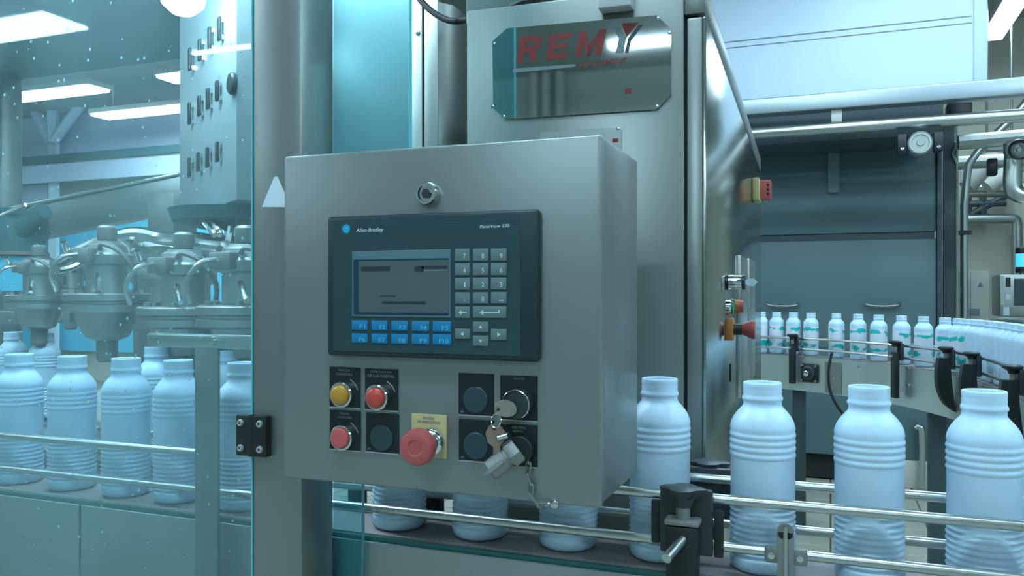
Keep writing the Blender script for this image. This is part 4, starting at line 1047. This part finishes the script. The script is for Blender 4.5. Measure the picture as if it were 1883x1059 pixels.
bb = thing('overhead_beam', 'bright stainless box beam running under the pale hood', 'beam', (.5, BYY, bz0))
part('beam', MB().box(hx0, 2.6, BYY - .06, BYY + .06, bz0, bz1, bev=.008, seg=3), M['pale_steel'], bb)
for u in (1538,):
    q = atY(u, 215, BYY).x
    part('hanger_block', MB().box(q - .03, q + .03, BYY - .03, BYY + .03, bz0 - .075, bz0 - .0005, bev=.004), M['white_paint'], bb)
    part('hanger_clamp', MB().box(q - .04, q + .04, BYY - .04, BYY + .02, bz0 - .105, bz0 - .0755, bev=.006), M['black'], bb)
tz = atY(1600, 231, 5.2).z
tb_ = thing('overhead_tube', 'shiny horizontal steel tube below the box beam', 'tube', (.5, 5.2, tz))
part('tube', MB().rod((hx0, 5.2, tz), (2.6, 5.2, tz), .036, 20), M['steel_bright'], tb_)
part('end_clamp', MB().lathe([(.042, -.03), (.042, .03)], 18, (0, 0), Matrix.Translation((1.6, 5.2, tz)) @ Matrix.Rotation(rad(90), 4, 'Y')), M['black'], tb_)
q0 = atY(1700, 250, 5.6)
db = part('gap_shade_box', MB().box(hx0, hx1 - .15, 5.51, 6.0, tz - .02, hz0 + .06), M['grey_dark'], None, 'dark box holding the shade of the gap between beam and grey machine', 'gap_filler')  # shade between beam and tube, built as a dark box
# little gearmotor under the tube
c = atY(1692, 263, 5.15)
gmo = thing('gear_motor', 'small round grey gear motor hanging under the steel tube', 'motor', c)
fmo = Frame(c, (1, 0, 0), (0, 0, 1), (0, -1, 0))
part('housing', MB().lathe([(.062, -.10), (.066, -.02), (.066, .01), (.058, .018), (.046, .018), (.044, .012), (.020, .012), (.018, .022), (0, .022)], 28, (0, 0), fmo.M), M['dull_steel'], gmo)
part('bracket', MB().box(-.115, -.069, -.05, .055, -.06, .01, bev=.004, M=fmo.M), M['black'], gmo)
part('bracket', MB().box(.069, .115, -.05, .055, -.06, .01, bev=.004, M=fmo.M), M['black'], gmo)
for s_ in (-1, 1): part('bolt', MB().lathe([(.012, .01), (.010, .02), (0, .022)], 10, (s_ * .092, -.03), fmo.M), M['chrome'], gmo)

# ------------------------------------------------------------------ pipes and far wall items at the right
def pipe(name, pts, r, mat, label, smooth=1, n=10):
    return part(name, MB().tube(pts, r, n, smooth=smooth), M[mat], None, label, 'pipe', 'pipework at the right')
def vp(u, v, y): q = atY(u, v, y); return (q.x, q.y, q.z)
x = atY(1752, 400, 6.3).x
t = thing('riser_pipe', 'bright vertical steel riser pipe beside the grey machine', 'pipe', (x, 6.3, 0), group='pipework at the right')
part('pipe', MB().rod((x, 6.3, 0), (x, 6.3, 2.45), .030, 14), M['steel_bright'], t)
for v in (330, 420, 505): part('collar', MB().lathe([(.035, -.012), (.035, .012)], 14, (x, 6.3), Matrix.Translation((0, 0, atY(1752, v, 6.3).z))), M['dull_steel'], t)
x = atY(1773, 400, 6.5).x
t = thing('riser_pipe', 'second vertical steel riser pipe, with the dark clamp, left of the white cabinet', 'pipe', (x, 6.5, 0), group='pipework at the right')
part('pipe', MB().tube([(x, 6.5, 0), (x, 6.5, 1.2), (x, 6.5, 2.15), (x + .1, 6.5, 2.3), (x + .3, 6.5, 2.5), (x + .45, 6.5, 2.7)], .026, 14, smooth=1), M['steel_bright'], t)
part('collar', MB().box(x - .05, x + .04, 6.46, 6.54, atY(1773, 428, 6.5).z - .015, atY(1773, 428, 6.5).z + .015), M['black'], t)
x = atY(1731, 400, 6.2).x
t = thing('cable_riser', 'dark vertical cable tray with hook beside the grey machine', 'cable tray', (x, 6.2, 0))
part('tray', MB().box(x + .01, x + .075, 6.16, 6.22, 0, 2.42), M['grey_dark'], t)
part('cable', MB().rod((x + .09, 6.2, .3), (x + .09, 6.2, 2.3), .012, 8), M['dull_steel'], t)
part('hook', MB().tube([(x + .09, 6.15, 2.15), (x + .06, 6.15, 2.22), (x + .09, 6.15, 2.30), (x + .12, 6.15, 2.22), (x + .09, 6.15, 2.15)], .010, 8), M['steel_bright'], t)
part('black_head', MB().box(x + .02, x + .17, 6.08, 6.20, 2.425, 2.55, bev=.02), M['black'], t)
for k, (u0, v0, u1, v1, y, r, mt, lb) in enumerate((
        (1762, 262, 1960, 246, 6.05, .05, 'dull_steel', 'thick grey pipe just below the steel tube'),
        (1815, 272, 1960, 266, 6.4, .030, 'steel_bright', 'thin bright pipe above the bent pipe'),
        (1760, 300, 1960, 290, 6.85, .05, 'dull_steel', 'grey pipe crossing behind the risers'),
        (1780, 345, 1960, 343, 8.0, .05, 'dull_steel', 'lower grey pipe on the far wall brackets'),
        (1778, 357, 1960, 355, 8.2, .03, 'zinc', 'thin lower pipe on the far wall brackets'))):
    pipe('overhead_pipe', [vp(u0, v0, y), vp((u0 + u1) / 2, (v0 + v1) / 2, y), vp(u1, v1, y)], r, mt, lb, 0)
for u0, v0, u1, v1, y, lb in ((1778, 345, 1830, 285, 7.25, 'left diagonal pale duct under the ceiling pipes'), (1815, 345, 1880, 300, 7.7, 'right diagonal pale duct under the ceiling pipes')):
    A, B = Vector(vp(u0, v0, y)), Vector(vp(u1, v1, y + .05))
    t = thing('diagonal_duct', lb, 'duct', A, group='pipework at the right')
    part('duct', MB().rod(A, B, .065, 14), M['white_paint'], t)
    q = A.lerp(B, .7); part('hanger', MB().rod(q + Vector((0, 0, .055)), (q.x, q.y, ZC), .010, 8), M['dull_steel'], t)
# bent big pipe
y = 5.6
part('bent_pipe', MB().tube([vp(1864, 285, y), vp(1862, 320, y), vp(1862, 345, y), vp(1868, 356, y), vp(1884, 360, y), vp(1910, 360, y)], .05, 16, smooth=2), M['steel_bright'], None, 'thick shiny bent steel pipe near the right picture edge', 'pipe', 'pipework at the right')
t = thing('pipe_valve', 'dark valve on top of the thick bent pipe', 'valve', Vector(vp(1868, 282, 5.55)))
c = Vector(vp(1868, 280, 5.55))
part('valve_body', MB().lathe([(.055, -.05), (.065, -.02), (.065, .03), (.045, .05)], 16, (0, 0), Matrix.Translation(c + Vector((0, 0, .02))) ), M['dull_steel'], t)
part('handwheel', MB().tube([c + Vector((.05 * math.cos(a), -.09, .05 * math.sin(a))) for a in [2 * math.pi * k / 16 for k in range(16)]], .009, 6, closed=True), M['black'], t)
part('stem', MB().rod(c + Vector((0, -.10, 0)), c + Vector((0, -.04, .01)), .012, 8), M['dull_steel'], t)
c = Vector(vp(1824, 305, 6.55))
part('spot_sensor', MB().box(c.x - .03, c.x + .03, c.y - .04, c.y + .04, c.z - .07, c.z + .05, bev=.01), M['black'], None, 'small black sensor hanging among the pipes', 'sensor')
# far wall: shelf frame, wall pipe with elbow, cabinet, second terminal
yw = 8.93
t = thing('wall_frame', 'grey bracket frame with diagonal brace on the far beige wall', 'frame', Vector(vp(1790, 395, yw)))
for name_, a, b in (('rail', (1775, 375), (1850, 373)), ('brace', (1780, 398), (1862, 352)), ('post', (1808, 350), (1808, 400)), ('post', (1780, 350), (1780, 400))):
    part(name_, MB().rod(vp(*a, yw - .06), vp(*b, yw - .06), .032, 8), M['grey_dark'], t)
part('wall_pipe', MB().tube([vp(1772, 403, yw - .10), vp(1850, 402, yw - .10), vp(1866, 402, yw - .10), vp(1870, 406, yw - .10), vp(1871, 420, yw - .10), vp(1871, 520, yw - .10)], .045, 12, smooth=1), M['dull_steel'], None, 'grey pipe along the beige wall with an elbow down', 'pipe', 'pipework at the right')
wy = 8.2
a, b = atY(1771, 590, wy), atY(1820, 497, wy)
wc = thing('white_cabinet', 'off-white electrical cabinet with warning triangle against the far beige wall', 'cabinet', ((a.x + b.x) / 2, wy + .2, 0))
xm = atY(1784, 540, wy).x
part('body', MB().box(a.x, b.x, wy + .012, wy + .5, 0.0, b.z, bev=.008), M['white_paint'], wc)
part('door', MB().box(a.x + .005, xm - .004, wy, wy + .0115, .1, b.z - .01, bev=.003), M['white_paint'], wc)
dd = part('door', MB().box(xm + .004, b.x - .005, wy, wy + .0115, .1, b.z - .01, bev=.003), M['white_paint'], wc)
fw = Frame((0, wy, 0), (1, 0, 0), (0, 0, 1), (0, -1, 0))
part('warning_triangle', MB().prism([fw.px(1797, 528), fw.px(1808, 528), fw.px(1802.5, 518)], .0005, .003, fw.M), M['ink_grey'], dd)
q = fw.px(1773, 572); part('latch', MB().box(q[0] - .02, q[0] + .02, q[1] - .06, q[1] + .06, .0005, .02, bev=.004, M=fw.M), M['black'], wc)
q = fw.px(1792, 574); part('vent', MB().box(q[0] - .04, q[0] + .04, q[1] - .03, q[1] + .03, .0005, .004, M=fw.M), M['ink_grey'], dd)
ty = 6.6
a, b = atY(1838, 582, ty), atY(1930, 504, ty)
rt = thing('rear_terminal', 'grey operator console with dark screen at the right picture edge', 'console', ((a.x + b.x) / 2, ty + .2, 0))
part('housing', MB().box(a.x, b.x, ty, ty + .3, a.z, b.z, bev=.01), M['dull_steel'], rt)
ft = Frame((0, ty, 0), (1, 0, 0), (0, 0, 1), (0, -1, 0))
A, B = ft.px(1864, 562), ft.px(1925, 512)
part('screen', MB().box(A[0], B[0], A[1], B[1], .0005, .006, M=ft.M), M['grey_dark'], rt)
for u0, v0, u1, v1, mm in ((1840, 560, 1847, 508, 'steel_bright'), (1849, 528, 1858, 510, 'black'), (1849, 551, 1858, 540, 'sticker'), (1845, 580, 1856, 564, 'sticker')):
    A, B = ft.px(u0, v0), ft.px(u1, v1); part('side_button_panel', MB().box(A[0], B[0], A[1], B[1], .0005, .005, M=ft.M), M[mm], rt)
part('stand', MB().box((a.x + b.x) / 2 - .06, (a.x + b.x) / 2 + .06, ty + .1, ty + .22, 0, a.z - .0005), M['dull_steel'], rt)
c = Vector(vp(1879, 478, 6.75))
sl = thing('stack_light', 'blue lit signal lamp on a post above the right-hand console', 'signal lamp', Vector((c.x, c.y, b.z)))
part('pole', MB().rod((c.x, c.y, b.z + .001), (c.x, c.y, c.z - .09), .015, 10), M['dull_steel'], sl)
part('base', MB().lathe([(.040, c.z - .09), (.040, c.z - .05)], 18, (c.x, c.y)), M['black'], sl)
part('blue_lens', MB().lathe([(.038, c.z - .0495), (.038, c.z + .045)], 18, (c.x, c.y)), M['stack_blue'], sl)
part('cap', MB().lathe([(.040, c.z + .0455), (.040, c.z + .08), (.03, c.z + .09)], 18, (c.x, c.y)), M['black'], sl)
# round accumulation table behind the queue
c = Vector((1.0, 5.95, 0))
at_ = thing('accumulation_table', 'pale round accumulation table behind the queue of bottles at the right', 'table', (c.x + .3, c.y, 0))
part('table_top', MB().lathe([(.40, -.03), (.42, -.015), (.40, 0), (0, 0)], 48, (0, 0), Matrix.Translation((c.x + .35, c.y, CAM.z - .165))), M['steel_bright'], at_)
part('table_leg', MB().rod((c.x + .35, c.y, 0), (c.x + .35, c.y, CAM.z - .196), .08, 14), M['dull_steel'], at_)

# ================================================================== FILLING MACHINE BEHIND THE GLASS DOOR
part('machine_roof', MB().box(-3.9, pr, PY + .0, 2.62, 2.245, 2.32, bev=.004), M['teal_metal'], None, 'dark teal machine roof over the filling valves', 'roof')
px_ = atY(22, 300, 2.55).x
part('rear_post', MB().box(px_ - .11, px_, 2.50, 2.60, 0, 2.244, bev=.004), M['steel'], None, 'steel rear post of the filling machine at the left picture edge', 'post')
# carousel table and ring
CXc, CYc = -1.88, 1.97
tbl = thing('filling_carousel', 'round steel carousel table under the filling valves', 'carousel', (CXc, CYc, 0))
part('table', MB().lathe([(.62, BZ - .06), (.64, BZ - .05), (.64, BZ - .012), (.62, BZ - .002), (0, BZ - .002)], 56, (CXc, CYc)), M['dull_steel'], tbl)
part('pedestal', MB().lathe([(.35, 0), (.32, .1), (.25, BZ - .061)], 32, (CXc, CYc)), M['dull_steel'], tbl)
hb = thing('carousel_hub', 'grey central hub column rising behind the filling valves', 'hub', (CXc, CYc, BZ))
part('hub', MB().lathe([(.11, BZ - .0015), (.11, CAM.z + .02), (.13, CAM.z + .04), (.13, CAM.z + .09), (.11, CAM.z + .13), (.09, CAM.z + .15), (0, CAM.z + .15)], 36, (CXc, CYc)), M['dull_steel'], hb)
part('column', MB().box(CXc - .05, CXc + .05, CYc - .05, CYc + .05, CAM.z + .1505, CAM.z + .30, bev=.004), M['steel'], hb)
# filling valves
def valve(x, y, z, s, label, ang):
    t = thing('filling_valve', label, 'valve', (x, y, z - .15 * s), group='filling valves of the carousel')
    T = Matrix.Translation((x, y, z)) @ Matrix.Scale(s, 4)
    f = part('flange', MB().lathe([(.090, -.040), (.096, -.036), (.096, -.022), (.088, -.019), (.088, -.015), (.096, -.012), (.096, .002), (.090, .006), (0, .006)], 36, (0, 0), T), M['dull_steel'], t)
    for k in range(6): part('bolt', MB().lathe([(.009, .006), (.008, .014), (0, .015)], 6, (.075 * math.cos(k * 1.047), .075 * math.sin(k * 1.047)), T), M['zinc'], f)
    part('valve_body', MB().lathe([(.046, .0065), (.046, .070), (.058, .074), (.060, .094), (.050, .100), (.046, .118), (.030, .128), (0, .130)], 28, (0, 0), T), M['dull_steel'], t)
    part('cone', MB().lathe([(.070, -.0405), (.066, -.060), (.048, -.098), (.030, -.106)], 28, (0, 0), T), M['dull_steel'], t)
    part('nozzle', MB().lathe([(.024, -.1065), (.024, -.150), (.018, -.158)], 18, (0, 0), T), M['zinc'], t)
    dx, dy = math.cos(ang), math.sin(ang)
    o = Vector((x, y, z))
    part('hose', MB().tube([o + s * Vector(q) for q in ((dx * .056, dy * .056, .085), (dx * .10, dy * .10, .095), (dx * .15, dy * .15, .13), (dx * .22, dy * .22, .14), (dx * .28, dy * .28, .11))], .012 * s, 8, smooth=2), M['steel_bright'], t)
    part('clamp_handle', MB().tube([o + s * Vector(q) for q in ((-.055, -.03, .084), (-.075, -.045, .10), (-.07, -.06, .125))], .007 * s, 8, smooth=1), M['chrome'], t)
    part('air_hose', MB().tube([o + s * Vector(q) for q in ((.02, -.04, .11), (.06, -.07, .12), (.10, -.05, .10), (.11, -.02, .05), (.085, 0, .012))], .0055 * s, 8, smooth=2), M['zinc'], t)
    part('connector_block', MB().box(-.030, .022, -.075, -.047, .076, .110, bev=.004, M=T), M['zinc'], t)
    part('air_hose', MB().tube([o + s * Vector(q) for q in ((-.01, -.075, .095), (-.02, -.11, .09), (-.05, -.115, .05), (-.07, -.08, .012))], .0050 * s, 8, smooth=2), M['steel_bright'], t)
    part('cylinder', MB().lathe([(.020, .1305), (.022, .134), (.022, .160), (.016, .166), (0, .166)], 16, (0, 0), T), M['zinc'], t)
    part('lever', MB().rod(o + s * Vector((.03, -.052, .05)), o + s * Vector((.07, -.085, .015)), .006 * s, 8), M['chrome'], t)
vl = ['leftmost small one', 'large one above the second bottle', 'above the steel cross bar', 'beside the steel post', 'far one behind the others']
for (u, v, zc, s), l in zip(((72, 545, 2.25, .85), (197, 543, 1.95, 1.0), (338, 568, 1.78, 1.0), (452, 566, 1.66, 1.0), (130, 533, 2.95, .9)), vl):
    q = atD(u, v, zc); valve(q.x, q.y, q.z, s, 'dull grey filling valve with wide flange, ' + l, math.atan2(CYc - q.y, CXc - q.x))
# manifold hoop over the valves
hoop = [atD(u, v, zc) for u, v, zc in ((118, 478, 2.25), (140, 466, 2.2), (180, 447, 2.15), (225, 432, 2.12), (262, 428, 2.1), (300, 440, 2.1), (350, 438, 2.0), (400, 446, 1.95), (470, 450, 1.9))]
part('manifold_pipe', MB().tube(hoop, .018, 10, smooth=2), M['steel_bright'], None, 'bright manifold pipe arching over the filling valves', 'pipe')
part('manifold_pipe', MB().tube([p_ + Vector((0, .10, -.03)) for p_ in hoop], .030, 10, smooth=2), M['dull_steel'], None, 'thick grey manifold pipe behind the bright one', 'pipe')
# bottles riding in the carousel
for u, v, zc, l in ((24, 606, 2.35, 'second row, at the left edge'), (82, 612, 2.28, 'second row, between the first two front bottles'), (288, 640, 1.72, 'second row, left of the steel upright'), (415, 650, 1.62, 'second row, right of the steel upright')):
    q = atD(u, v, zc)
    bottle(bot_hi, q.x, q.y, BZ, 0, 'white bottle behind the glass, ' + l, 'bottles in the carousel')
# bars behind the valves
def bar(name, a, b, r, mat, label, cat='bar'):
    A, B = Vector(a), Vector(b); d = (B - A); L_ = d.length
    q = d.to_track_quat('X', 'Z').to_matrix().to_4x4()
    return part(name, MB().box(0, L_, -.02, .02, -r, r, bev=.004, M=Matrix.Translation(A) @ q), M[mat], None, label, cat)
bar('rear_table_edge', atY(-40, 500, 2.45), atY(170, 500, 2.45), .035, 'teal_metal', 'dark horizontal table edge behind the valves', 'table edge')
bar('guide_bar', atD(-30, 585, 2.62), atD(135, 580, 2.60), .022, 'steel', 'pale horizontal guide bar left of the valves')
# slanting chute
A, B = atD(-30, 428, 3.05), atD(345, 352, 2.95)
ch = thing('slanting_chute', 'slanting steel chute crossing behind the glass toward the handle panel', 'chute', A)
d = B - A; q = d.to_track_quat('X', 'Z').to_matrix().to_4x4(); T = Matrix.Translation(A) @ q
part('trough', MB().box(0, d.length, -.04, .04, -.064, .060, bev=.003, M=T), M['steel'], ch)
part('lip', MB().box(0, d.length, -.05, -.0405, .052, .064, bev=.002, M=T), M['steel_bright'], ch)
part('strap', MB().tube([T @ Vector((.255 + k * .006, -.046, .06 - .12 * k / 8)) for k in range(9)], .005, 6), M['orange'], ch)
part('strap', MB().tube([T @ Vector((.225 + k * .004, -.046, .03 - .09 * k / 8)) for k in range(9)], .004, 6), M['orange'], ch)
cm = atD(32, 425, 2.75)
mo = thing('chute_motor', 'dark green-grey motor and funnel at the lower end of the chute', 'motor', cm)
part('funnel', MB().lathe([(.085, -.07), (.085, -.04), (.10, .0), (.09, .05), (.06, .075), (0, .08)], 24, (0, 0), Matrix.Translation(cm)), M['teal_metal'], mo)
part('nozzle', MB().rod(cm + Vector((.05, -.03, .0)), cm + Vector((.16, -.03, .06)), .04, 14, .030), M['teal_metal'], mo)
part('rod', MB().rod(cm + Vector((.03, -.08, .045)), cm + Vector((.14, -.08, .075)), .006, 8), M['chrome'], mo)
part('flange', MB().lathe([(.095, -.082), (.095, -.0705)], 24, (0, 0), Matrix.Translation(cm)), M['brass_key'], mo)
part('outlet', MB().lathe([(.07, -.20), (.075, -.0855)], 20, (0, 0), Matrix.Translation(cm)), M['cyan_sheet'], mo)

# handle panel (rotated tower box)
N0, N1 = atD(434, 368, 1.75), atD(330, 400, 2.18)
exv = Vector((N1.x - N0.x, N1.y - N0.y, 0)); W_ = exv.length; exv.normalize()
env = Vector((exv.y, -exv.x, 0))
if env.dot(Vector((N0.x, N0.y, 0))) > 0: env = -env
ftw = Frame((N0.x, N0.y, N0.z), exv, (0, 0, 1), env)
tw = thing('handle_panel', 'pale steel tower panel with three rows of black handles behind the glass', 'panel', (N0.x, N0.y, N0.z))
part('tower', MB().box(0, W_, 0, 2.244 - N0.z, -.14, 0, bev=.004, M=ftw.M), M['tower_paint'], tw)
rows3 = [[(348, 88, 130), (366, 72, 112), (384, 50, 94), (402, 31, 75)], [(347, 189, 229), (365, 176, 214), (381, 162, 201), (398, 148, 186)], [(347, 290, 326), (363, 280, 316), (380, 271, 308), (398, 261, 298)]]
for rr in rows3:
    for u, va, vb in rr:
        x, y1_ = ftw.px(u, va, .01); _, y0_ = ftw.px(u, vb, .01)
        h = part('handle', MB().box(x - .009, x + .009, y0_, y1_, .006, .012, bev=.002, M=ftw.M), M['black'], tw)
        part('handle_foot', MB().box(x - .007, x + .007, y1_ - .012, y1_ - .002, .0002, .0058, M=ftw.M), M['chrome'], h)
        part('handle_foot', MB().box(x - .009, x + .007, y0_ + .002, y0_ + .012, .0002, .0058, M=ftw.M), M['chrome'], h)
x, y = ftw.px(414, 152, .02)
part('round_knob', MB().lathe([(.024, .0005), (.024, .008), (.020, .012), (0, .013)], 20, (x, y), ftw.M), M['black_soft'], tw)
dc = N0 + exv * (W_ * .42) - env * .07
part('underside_shade_disc', MB().lathe([(.09, -.045), (.15, -.03), (.16, -.0015)], 40, (0, 0), Matrix.Translation(dc)), M['teal_metal'], tw)  # dark disc stands in for the shaded underside of the tower
# shiny hose bundle under the disc
for k, (u, v, u2, v2) in enumerate(((378, 408, 395, 432), (388, 400, 402, 425), (405, 410, 404, 432), (424, 408, 418, 452), (441, 415, 438, 448))):
    part('polished_hose', MB().tube([atD(u, v, 1.85), atD((u + u2) / 2 + 2, (v + v2) / 2, 1.84), atD(u2, v2, 1.83)], .009, 10, smooth=1), M['chrome'], None, 'short polished hose under the tower disc, %s from the left' % ('first', 'second', 'third', 'fourth', 'fifth')[k], 'hose', 'hoses under the tower')
# round lamp under the roof
c = atD(337, -14, 1.72)
rl = thing('bulkhead_lamp', 'bright round lamp under the machine roof at the top edge', 'lamp', Vector((c.x, c.y, 2.2)))
part('lamp_globe', MB().lathe([(0, -.048), (.022, -.044), (.042, -.026), (.048, 0), (.042, .020)], 28, (0, 0), Matrix.Translation(c)), M['bulb'], rl)
part('lamp_base', MB().lathe([(.050, .0205), (.050, .045), (.03, .05)], 28, (0, 0), Matrix.Translation(c)), M['fixture'], rl)
part('lamp_stem', MB().rod(c + Vector((0, 0, .0505)), (c.x, c.y, 2.2445), .012, 10), M['fixture'], rl)

t = thing('added_strip_light', 'unseen strip light added under the machine roof to brighten the bottles', 'light', (-1.5, 1.2, 2.19))  # unseen lamp added to light bottles and valves from above
part('housing', MB().box(-2.3, -.85, 1.12, 1.28, 2.215, 2.2445, bev=.004), M['fixture'], t)
part('diffuser', MB().box(-2.28, -.87, 1.14, 1.26, 2.19, 2.2145, bev=.006), M['added_tube'], t)
# far hall seen through the glass
wyb = 8.9
def wall_sheet(name, u0, v0, u1, v1, mat, label, y=wyb, cat='wall panel', th=.06):
    a, b = atY(u0, (v0 + v1) / 2, y), atY(u1, (v0 + v1) / 2, y)
    um, vm = (u0 + u1) / 2, 0
    z1_ = atY(um, v0, y).z; z0_ = atY(um, v1, y).z
    return part(name, MB().box(a.x, b.x, y, y + th, max(0, z0_), z1_), M[mat], None, label, cat)
wall_sheet('lilac_panel', -60, 120, 480, 277, 'lilac_wall', 'wide pale upper wall panel behind the truss', y=8.85, th=.04)
wall_sheet('cyan_panel', 104, 388, 480, 650, 'cyan_sheet', 'bright cyan wall panel far behind the filling valves')
wall_sheet('cyan_panel', 10, 410, 88, 650, 'cyan_sheet', 'smaller bright cyan wall panel left of the white column')
wall_sheet('lilac_panel', 10, 342, 88, 408, 'lilac_wall', 'pale lilac wall panel above the smaller cyan panel')
wall_sheet('white_column', 89, 200, 103, 650, 'sticker', 'narrow white column on the far wall between the cyan panels', y=8.7, cat='column')
wall_sheet('wall_beam', -20, 279, 340, 293, 'teal_metal', 'dark horizontal beam on the far wall', y=8.5, cat='beam')
wall_sheet('pale_band', -20, 297, 340, 330, 'lilac_wall', 'pale band on the far wall under the dark beam', y=8.55, cat='wall panel')
t = thing('wall_truss', 'V-shaped pale truss brace on the far wall', 'truss', atY(100, 262, 8.6))
for a, b in (((62, 200), (92, 258)), ((148, 192), (100, 258)), ((96, 200), (97, 262))):
    part('brace', MB().rod(atY(*a, 8.6), atY(*b, 8.6), .07, 8), M['lilac_wall'], t)
